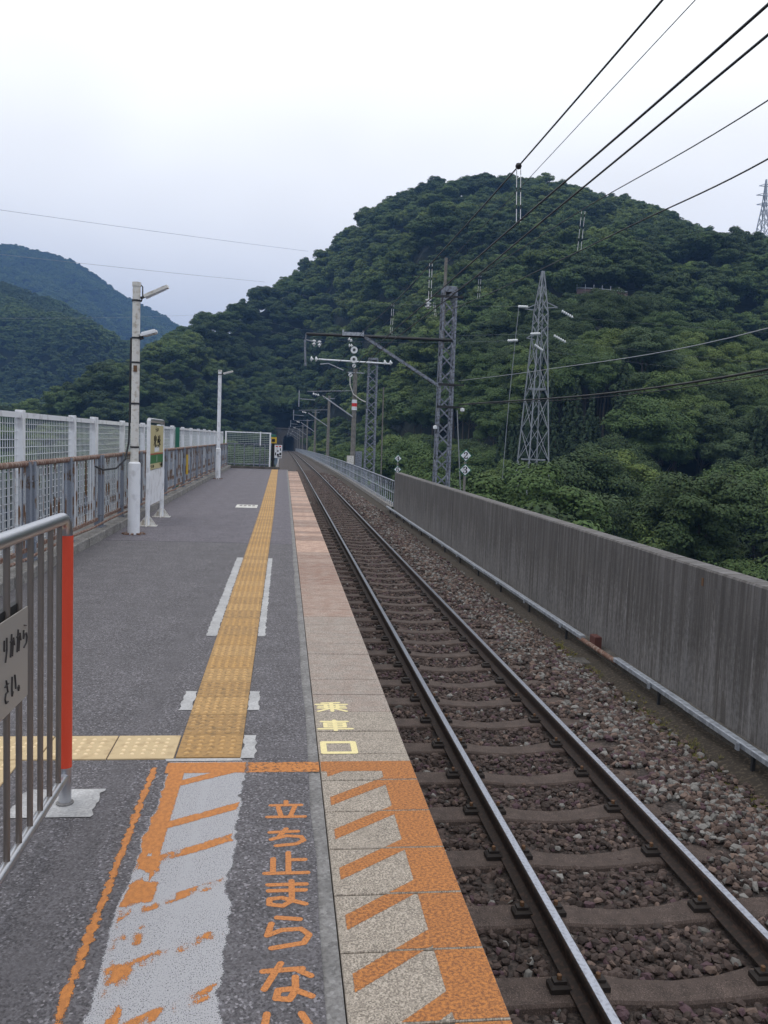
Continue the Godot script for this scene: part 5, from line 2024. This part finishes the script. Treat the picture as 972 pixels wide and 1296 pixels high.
# ---------------------------------------------------------------- trees
func leaf(b: MB, at: Vector3, nrm: Vector3, s: float, rng: RandomNumberGenerator) -> void:
	var ref := Vector3(rng.randf() - 0.5, rng.randf() - 0.5, rng.randf() - 0.5)
	var xx := (ref - nrm * ref.dot(nrm)).normalized()
	var yy := nrm.cross(xx)
	var l := s * rng.randf_range(0.7, 1.3)
	var w := l * rng.randf_range(0.5, 0.8)
	var a := at - xx * l
	var c := at + xx * l
	var d := at + yy * w - nrm * w * 0.25
	var e := at - yy * w - nrm * w * 0.25
	b.tri(a, d, c, nrm)
	b.tri(a, c, e, nrm)


func broad_crown(seed_: int, leaves: int, s: float, lobes: int, rad := Vector3(3.9, 3.6, 3.9), cy := 8.6) -> ArrayMesh:
	var rng := RandomNumberGenerator.new()
	rng.seed = seed_
	var b := MB.new()
	b.use_c = true
	var per := leaves / lobes
	for i in lobes:
		var d := Vector3(rng.randfn(), rng.randfn(), rng.randfn()).normalized()
		if d.y < -0.35:
			d.y = -d.y * 0.5
			d = d.normalized()
		var c := Vector3(0, cy, 0) + d * rad * (1.0 - 0.75 * pow(rng.randf(), 1.6)) * 0.88
		var lr := rng.randf_range(0.85, 1.6) * (rad.x / 3.9)
		var fl := rng.randf_range(0.55, 0.85)
		var lt := rng.randf_range(0.78, 1.22)
		for k in per:
			var o := Vector3(rng.randfn(), rng.randfn(), rng.randfn()).normalized()
			if o.y < -0.15 and rng.randf() < 0.75:
				o.y = -o.y
			var at := c + o * Vector3(lr, lr * fl, lr) * rng.randf_range(0.72, 1.06)
			var nn := (o + Vector3.UP * 0.45 + Vector3(rng.randf() - 0.5, rng.randf() - 0.5, rng.randf() - 0.5) * 1.1).normalized()
			var v := lt * rng.randf_range(0.75, 1.25)
			b.tint = Color(v * rng.randf_range(0.9, 1.12), v, v * rng.randf_range(0.85, 1.1))
			leaf(b, at, nn, s, rng)
	return b.mesh()


func cedar_crown(seed_: int, leaves: int, s: float) -> ArrayMesh:
	var rng := RandomNumberGenerator.new()
	rng.seed = seed_
	var b := MB.new()
	b.use_c = true
	var tiers := 15
	for i in tiers:
		var f := float(i) / (tiers - 1)
		var y := lerpf(5.0, 17.0, f)
		var r := lerpf(2.5, 0.35, pow(f, 1.25)) * rng.randf_range(0.85, 1.15)
		var arms := int(lerpf(9, 4, f))
		var turn := rng.randf() * TAU
		for a in arms:
			var an := turn + TAU * a / arms + rng.randf_range(-0.2, 0.2)
			var lt := rng.randf_range(0.75, 1.25)
			var rr := r * rng.randf_range(0.75, 1.15)
			for k in leaves / (tiers * 7):
				var q := pow(rng.randf(), 0.6)
				var side := rng.randfn() * 0.22 * rr * 0.5
				var at := Vector3(cos(an) * rr * q - sin(an) * side, y - q * q * 0.45 * rr + rng.randfn() * 0.18, sin(an) * rr * q + cos(an) * side)
				var nn := (Vector3(cos(an), 0.9, sin(an)) + Vector3(rng.randf() - 0.5, rng.randf() - 0.5, rng.randf() - 0.5) * 1.2).normalized()
				var v := lt * rng.randf_range(0.75, 1.25)
				b.tint = Color(v, v, v)
				leaf(b, at, nn, s, rng)
	return b.mesh()


func trunk_mesh(seed_: int, top: float, r: float, limbs: int) -> ArrayMesh:
	var rng := RandomNumberGenerator.new()
	rng.seed = seed_
	var b := MB.new()
	b.path(PackedVector3Array([Vector3(0, -2.0, 0), Vector3(rng.randf_range(-0.2, 0.2), top * 0.4, rng.randf_range(-0.2, 0.2)), Vector3(rng.randf_range(-0.3, 0.3), top, rng.randf_range(-0.3, 0.3))]), PackedFloat32Array([r, r * 0.75, r * 0.3]), 7)
	for i in limbs:
		var an := rng.randf() * TAU
		var y := top * rng.randf_range(0.35, 0.8)
		b.path(PackedVector3Array([Vector3(0, y, 0), Vector3(cos(an) * 1.2, y + 1.0, sin(an) * 1.2), Vector3(cos(an) * 2.6, y + 2.6, sin(an) * 2.6)]), PackedFloat32Array([r * 0.4, r * 0.28, r * 0.08]), 5)
	return b.mesh()


func image_of(p: Vector3) -> Vector3:
	# where a point falls in the view (for choosing which trees are worth their own object)
	var cam: Camera3D = get_node("camera")
	var q := cam.transform.affine_inverse() * p
	if q.z > -1.0:
		return Vector3(-1e5, 0, 0)
	return Vector3(486.0 + 1050.0 * q.x / -q.z, 648.0 - 1050.0 * q.y / -q.z, -q.z)


func leaf_mat(r: float, g: float, bl: float) -> StandardMaterial3D:
	var m := flat(r, g, bl, 0.75)
	m.vertex_color_use_as_albedo = true
	m.metallic_specular = 0.3
	m.backlight_enabled = true
	m.backlight = Color(0.28, 0.30, 0.14)
	return m


func forest() -> void:
	var rng := RandomNumberGenerator.new()
	rng.seed = 2024
	var hi := []
	for i in 3:
		hi.append(broad_crown(500 + i, 26000, 0.115, 52))
	var lo := []
	for i in 5:
		lo.append(broad_crown(520 + i, 6500, 0.235, 40))
	var ced := [cedar_crown(540, 4200, 0.20), cedar_crown(541, 4200, 0.20)]
	var tiny := []
	for i in 3:
		tiny.append(broad_crown(560 + i, 420, 0.75, 12))
	var tr := [trunk_mesh(580, 9.5, 0.22, 5), trunk_mesh(581, 9.5, 0.19, 6)]
	var trc := trunk_mesh(582, 16.0, 0.2, 0)
	var bark := flat(0.09, 0.075, 0.06, 0.95)
	var tints := [Color(0.056, 0.088, 0.036), Color(0.076, 0.122, 0.042), Color(0.100, 0.148, 0.046), Color(0.130, 0.178, 0.050), Color(0.082, 0.124, 0.058)]
	var mats := []
	for c in tints:
		mats.append(leaf_mat(c.r, c.g, c.b))
	var cedar_mat := leaf_mat(0.036, 0.060, 0.030)
	var dead_mat := leaf_mat(0.085, 0.042, 0.028)
	var white_leaf := leaf_mat(1, 1, 1)
	var species := noise(601, 0.012, 2)
	var lo_buf := [PackedFloat32Array(), PackedFloat32Array(), PackedFloat32Array(), PackedFloat32Array(), PackedFloat32Array()]
	var ce_buf := [PackedFloat32Array(), PackedFloat32Array()]
	# jittered stand of trees over the hill and the valley
	var near := []
	var rw := road_at()
	var step := 5.0
	var x := -190.0
	while x < 330.0:
		var z := 30.0
		while z < 520.0:
			var px := x + rng.randf_range(-0.46, 0.46) * step
			var pz := z + rng.randf_range(-0.46, 0.46) * step
			z += step
			var az := rad_to_deg(atan2(px, pz))
			if az < -24.0 or az > 40.0:
				continue
			var r := sqrt(px * px + pz * pz)
			if r < 48.0 or r > table(RIDGE, az, 2) + 30.0:
				continue
			if absf(px - 2.0) < 9.0 and pz < 352.0:
				continue
			if Vector2(px - 24.5, pz - 80.0).length() < 4.5:
				continue
			if az > 19.2 and az < 22.4 and r > Vector2(rw.x, rw.z).length() - 36.0 and r < Vector2(rw.x, rw.z).length() + 1.5:
				continue
			var gy := ground(px, pz)
			if in_cut(px, pz):
				gy = maxf(gy, rail_y(350.0) + 9.5)
			var top := P(px, gy + 13.0, pz)
			var im := image_of(top)
			if im.x < -260.0 or im.x > 1240.0 or im.y < 150.0:
				continue
			# hidden behind parapet wall, railing or platform fence
			var hide := 525.0
			if im.x > 495.0:
				hide = 600.0 + (im.x - 495.0) * 0.31
			elif im.x > 340.0:
				hide = 600.0
			if im.y > hide + 70.0:
				continue
			var cedar := az > 14.0 and r > 102.0 and r < 155.0 and species.get_noise_2d(px * 2.2, pz * 2.2) > -0.12
			var sc := rng.randf_range(0.68, 1.28)
			if r < 130.0 and not cedar:
				if rng.randf() < 0.42:
					continue
				sc = rng.randf_range(0.75, 1.45)
			if not cedar and r > 200.0:
				sc *= 0.95
			near.append([im.z, px, gy, pz, cedar, sc, rng.randf() * TAU, im.y < hide - 4.0 and im.x > -40.0 and im.x < 1010.0])
		x += step
	near.sort_custom(func(a, b): return a[0] < b[0])
	var nb := 0
	var nc := 0
	for q in near:
		var sp := species.get_noise_2d(q[1], q[3])
		var ti := clampi(int((sp + 0.5) * 3.2 + rng.randf_range(-0.9, 1.5)), 0, 4)
		if q[0] < 135.0:
			ti = [1, 0, 2, 3, 4, 1, 0][rng.randi() % 7]
		if q[4]:
			if q[7] and nc < 90:
				nc += 1
				var t := thing("cedar_tree", "dark conifer in the cedar plantation on the lower slope" if nc != 9 else "dead reddish brown conifer among the dark cedars", "tree", P(q[1], q[2], q[3]), "cedar plantation trees")
				var bs := Basis(Vector3.UP, q[6]).scaled(Vector3(q[5], q[5] * 1.05, q[5]))
				part(t, "trunk", trc, bark, P(q[1], q[2], q[3]), bs)
				part(t, "crown", ced[nc % 2], cedar_mat if nc != 9 else dead_mat, P(q[1], q[2], q[3]), bs)
			else:
				var c := Color(0.036, 0.060, 0.030) * rng.randf_range(0.8, 1.35)
				push(ce_buf[rng.randi() % 2], Transform3D(Basis(Vector3.UP, q[6]).scaled(Vector3(q[5], q[5] * 1.05, q[5])), P(q[1], q[2], q[3])), c)
		elif q[7] and nb < 260:
			nb += 1
			var side := "right" if q[1] > 2.0 else "left"
			var t := thing("broadleaf_tree", "leafy green tree in the wood " + ("beyond the concrete wall" if side == "right" else "behind the platform fence"), "tree", P(q[1], q[2], q[3]), "trees right of the track" if side == "right" else "trees left of the track")
			var bs := Basis(Vector3.UP, q[6]).scaled(Vector3(q[5] * 1.05, q[5], q[5] * 1.05))
			part(t, "trunk", tr[nb % 2], bark, P(q[1], q[2], q[3]), bs)
			part(t, "crown", hi[rng.randi() % 3] if q[0] < 190.0 else lo[rng.randi() % 5], mats[ti], P(q[1], q[2], q[3]), bs)
		else:
			var c: Color = tints[ti] * rng.randf_range(0.82, 1.2)
			push(lo_buf[rng.randi() % 5], Transform3D(Basis(Vector3.UP, q[6]).scaled(Vector3(q[5] * 1.05, q[5], q[5] * 1.05)), P(q[1], q[2], q[3])), c)
	var fo := Node3D.new()
	fo.name = "hillside_forest"
	add_child(fo)
	fo.set_meta("kind", "stuff")
	fo.set_meta("label", "dense green forest covering the steep hill behind the railway")
	fo.set_meta("category", "forest")
	for i in 5:
		multi(fo, "broadleaf_crowns", lo[i], white_leaf, lo_buf[i]).set_meta("kind", "stuff")
	for i in 2:
		multi(fo, "cedar_crowns", ced[i], white_leaf, ce_buf[i]).set_meta("kind", "stuff")
	# mountains at the left, with their woods
	for k in 2:
		var tab: Array = MID if k == 0 else FAR
		var d := 880.0 if k == 0 else 1750.0
		var r0 := 470.0 if k == 0 else 1000.0
		var tree := 9.0 if k == 0 else 9.0
		var b := MB.new()
		var rows := []
		for i in 61:
			var az := lerpf(-38.0, 1.0 if k == 1 else -2.0, i / 60.0)
			var row := PackedVector3Array()
			for j in 31:
				var r := lerpf(r0 - 30.0, d * 1.12, j / 30.0)
				row.append(P(sin(deg_to_rad(az)) * r, mountain_h(tab, az, r, d, r0, tree), cos(deg_to_rad(az)) * r))
			rows.append(row)
		for i in 60:
			for j in 30:
				b.quad(rows[i][j], rows[i + 1][j], rows[i + 1][j + 1], rows[i][j + 1], Vector3.UP)
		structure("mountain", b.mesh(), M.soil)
		var buf := [PackedFloat32Array(), PackedFloat32Array(), PackedFloat32Array()]
		var n := 9000 if k == 0 else 16000
		for i in n:
			var az := rng.randf_range(-24.0, -3.0)
			var r := sqrt(rng.randf_range(r0 * r0 * 1.1, d * d * 1.03))
			var px := sin(deg_to_rad(az)) * r
			var pz := cos(deg_to_rad(az)) * r
			var gy := mountain_h(tab, az, r, d, r0, tree)
			var sc := rng.randf_range(0.8, 1.25) * (1.0 if k == 0 else 1.35)
			var c: Color = tints[clampi(int(species.get_noise_2d(px * 0.7, pz * 0.7) * 4.0 + rng.randf_range(0.0, 2.2)), 0, 2)]
			push(buf[rng.randi() % 3], Transform3D(Basis(Vector3.UP, rng.randf() * TAU).scaled(Vector3(sc, sc * 0.9, sc)), P(px, gy - 3.0, pz)), c * rng.randf_range(0.75, 1.1))
		var wo := Node3D.new()
		wo.name = numbered("mountain_forest")
		add_child(wo)
		wo.set_meta("kind", "stuff")
		wo.set_meta("label", "dark forest on the nearer left mountain slope" if k == 0 else "bluish hazy forest on the farthest left mountain")
		wo.set_meta("category", "forest")
		for i in 3:
			multi(wo, "distant_crowns", tiny[i], white_leaf, buf[i]).set_meta("kind", "stuff")
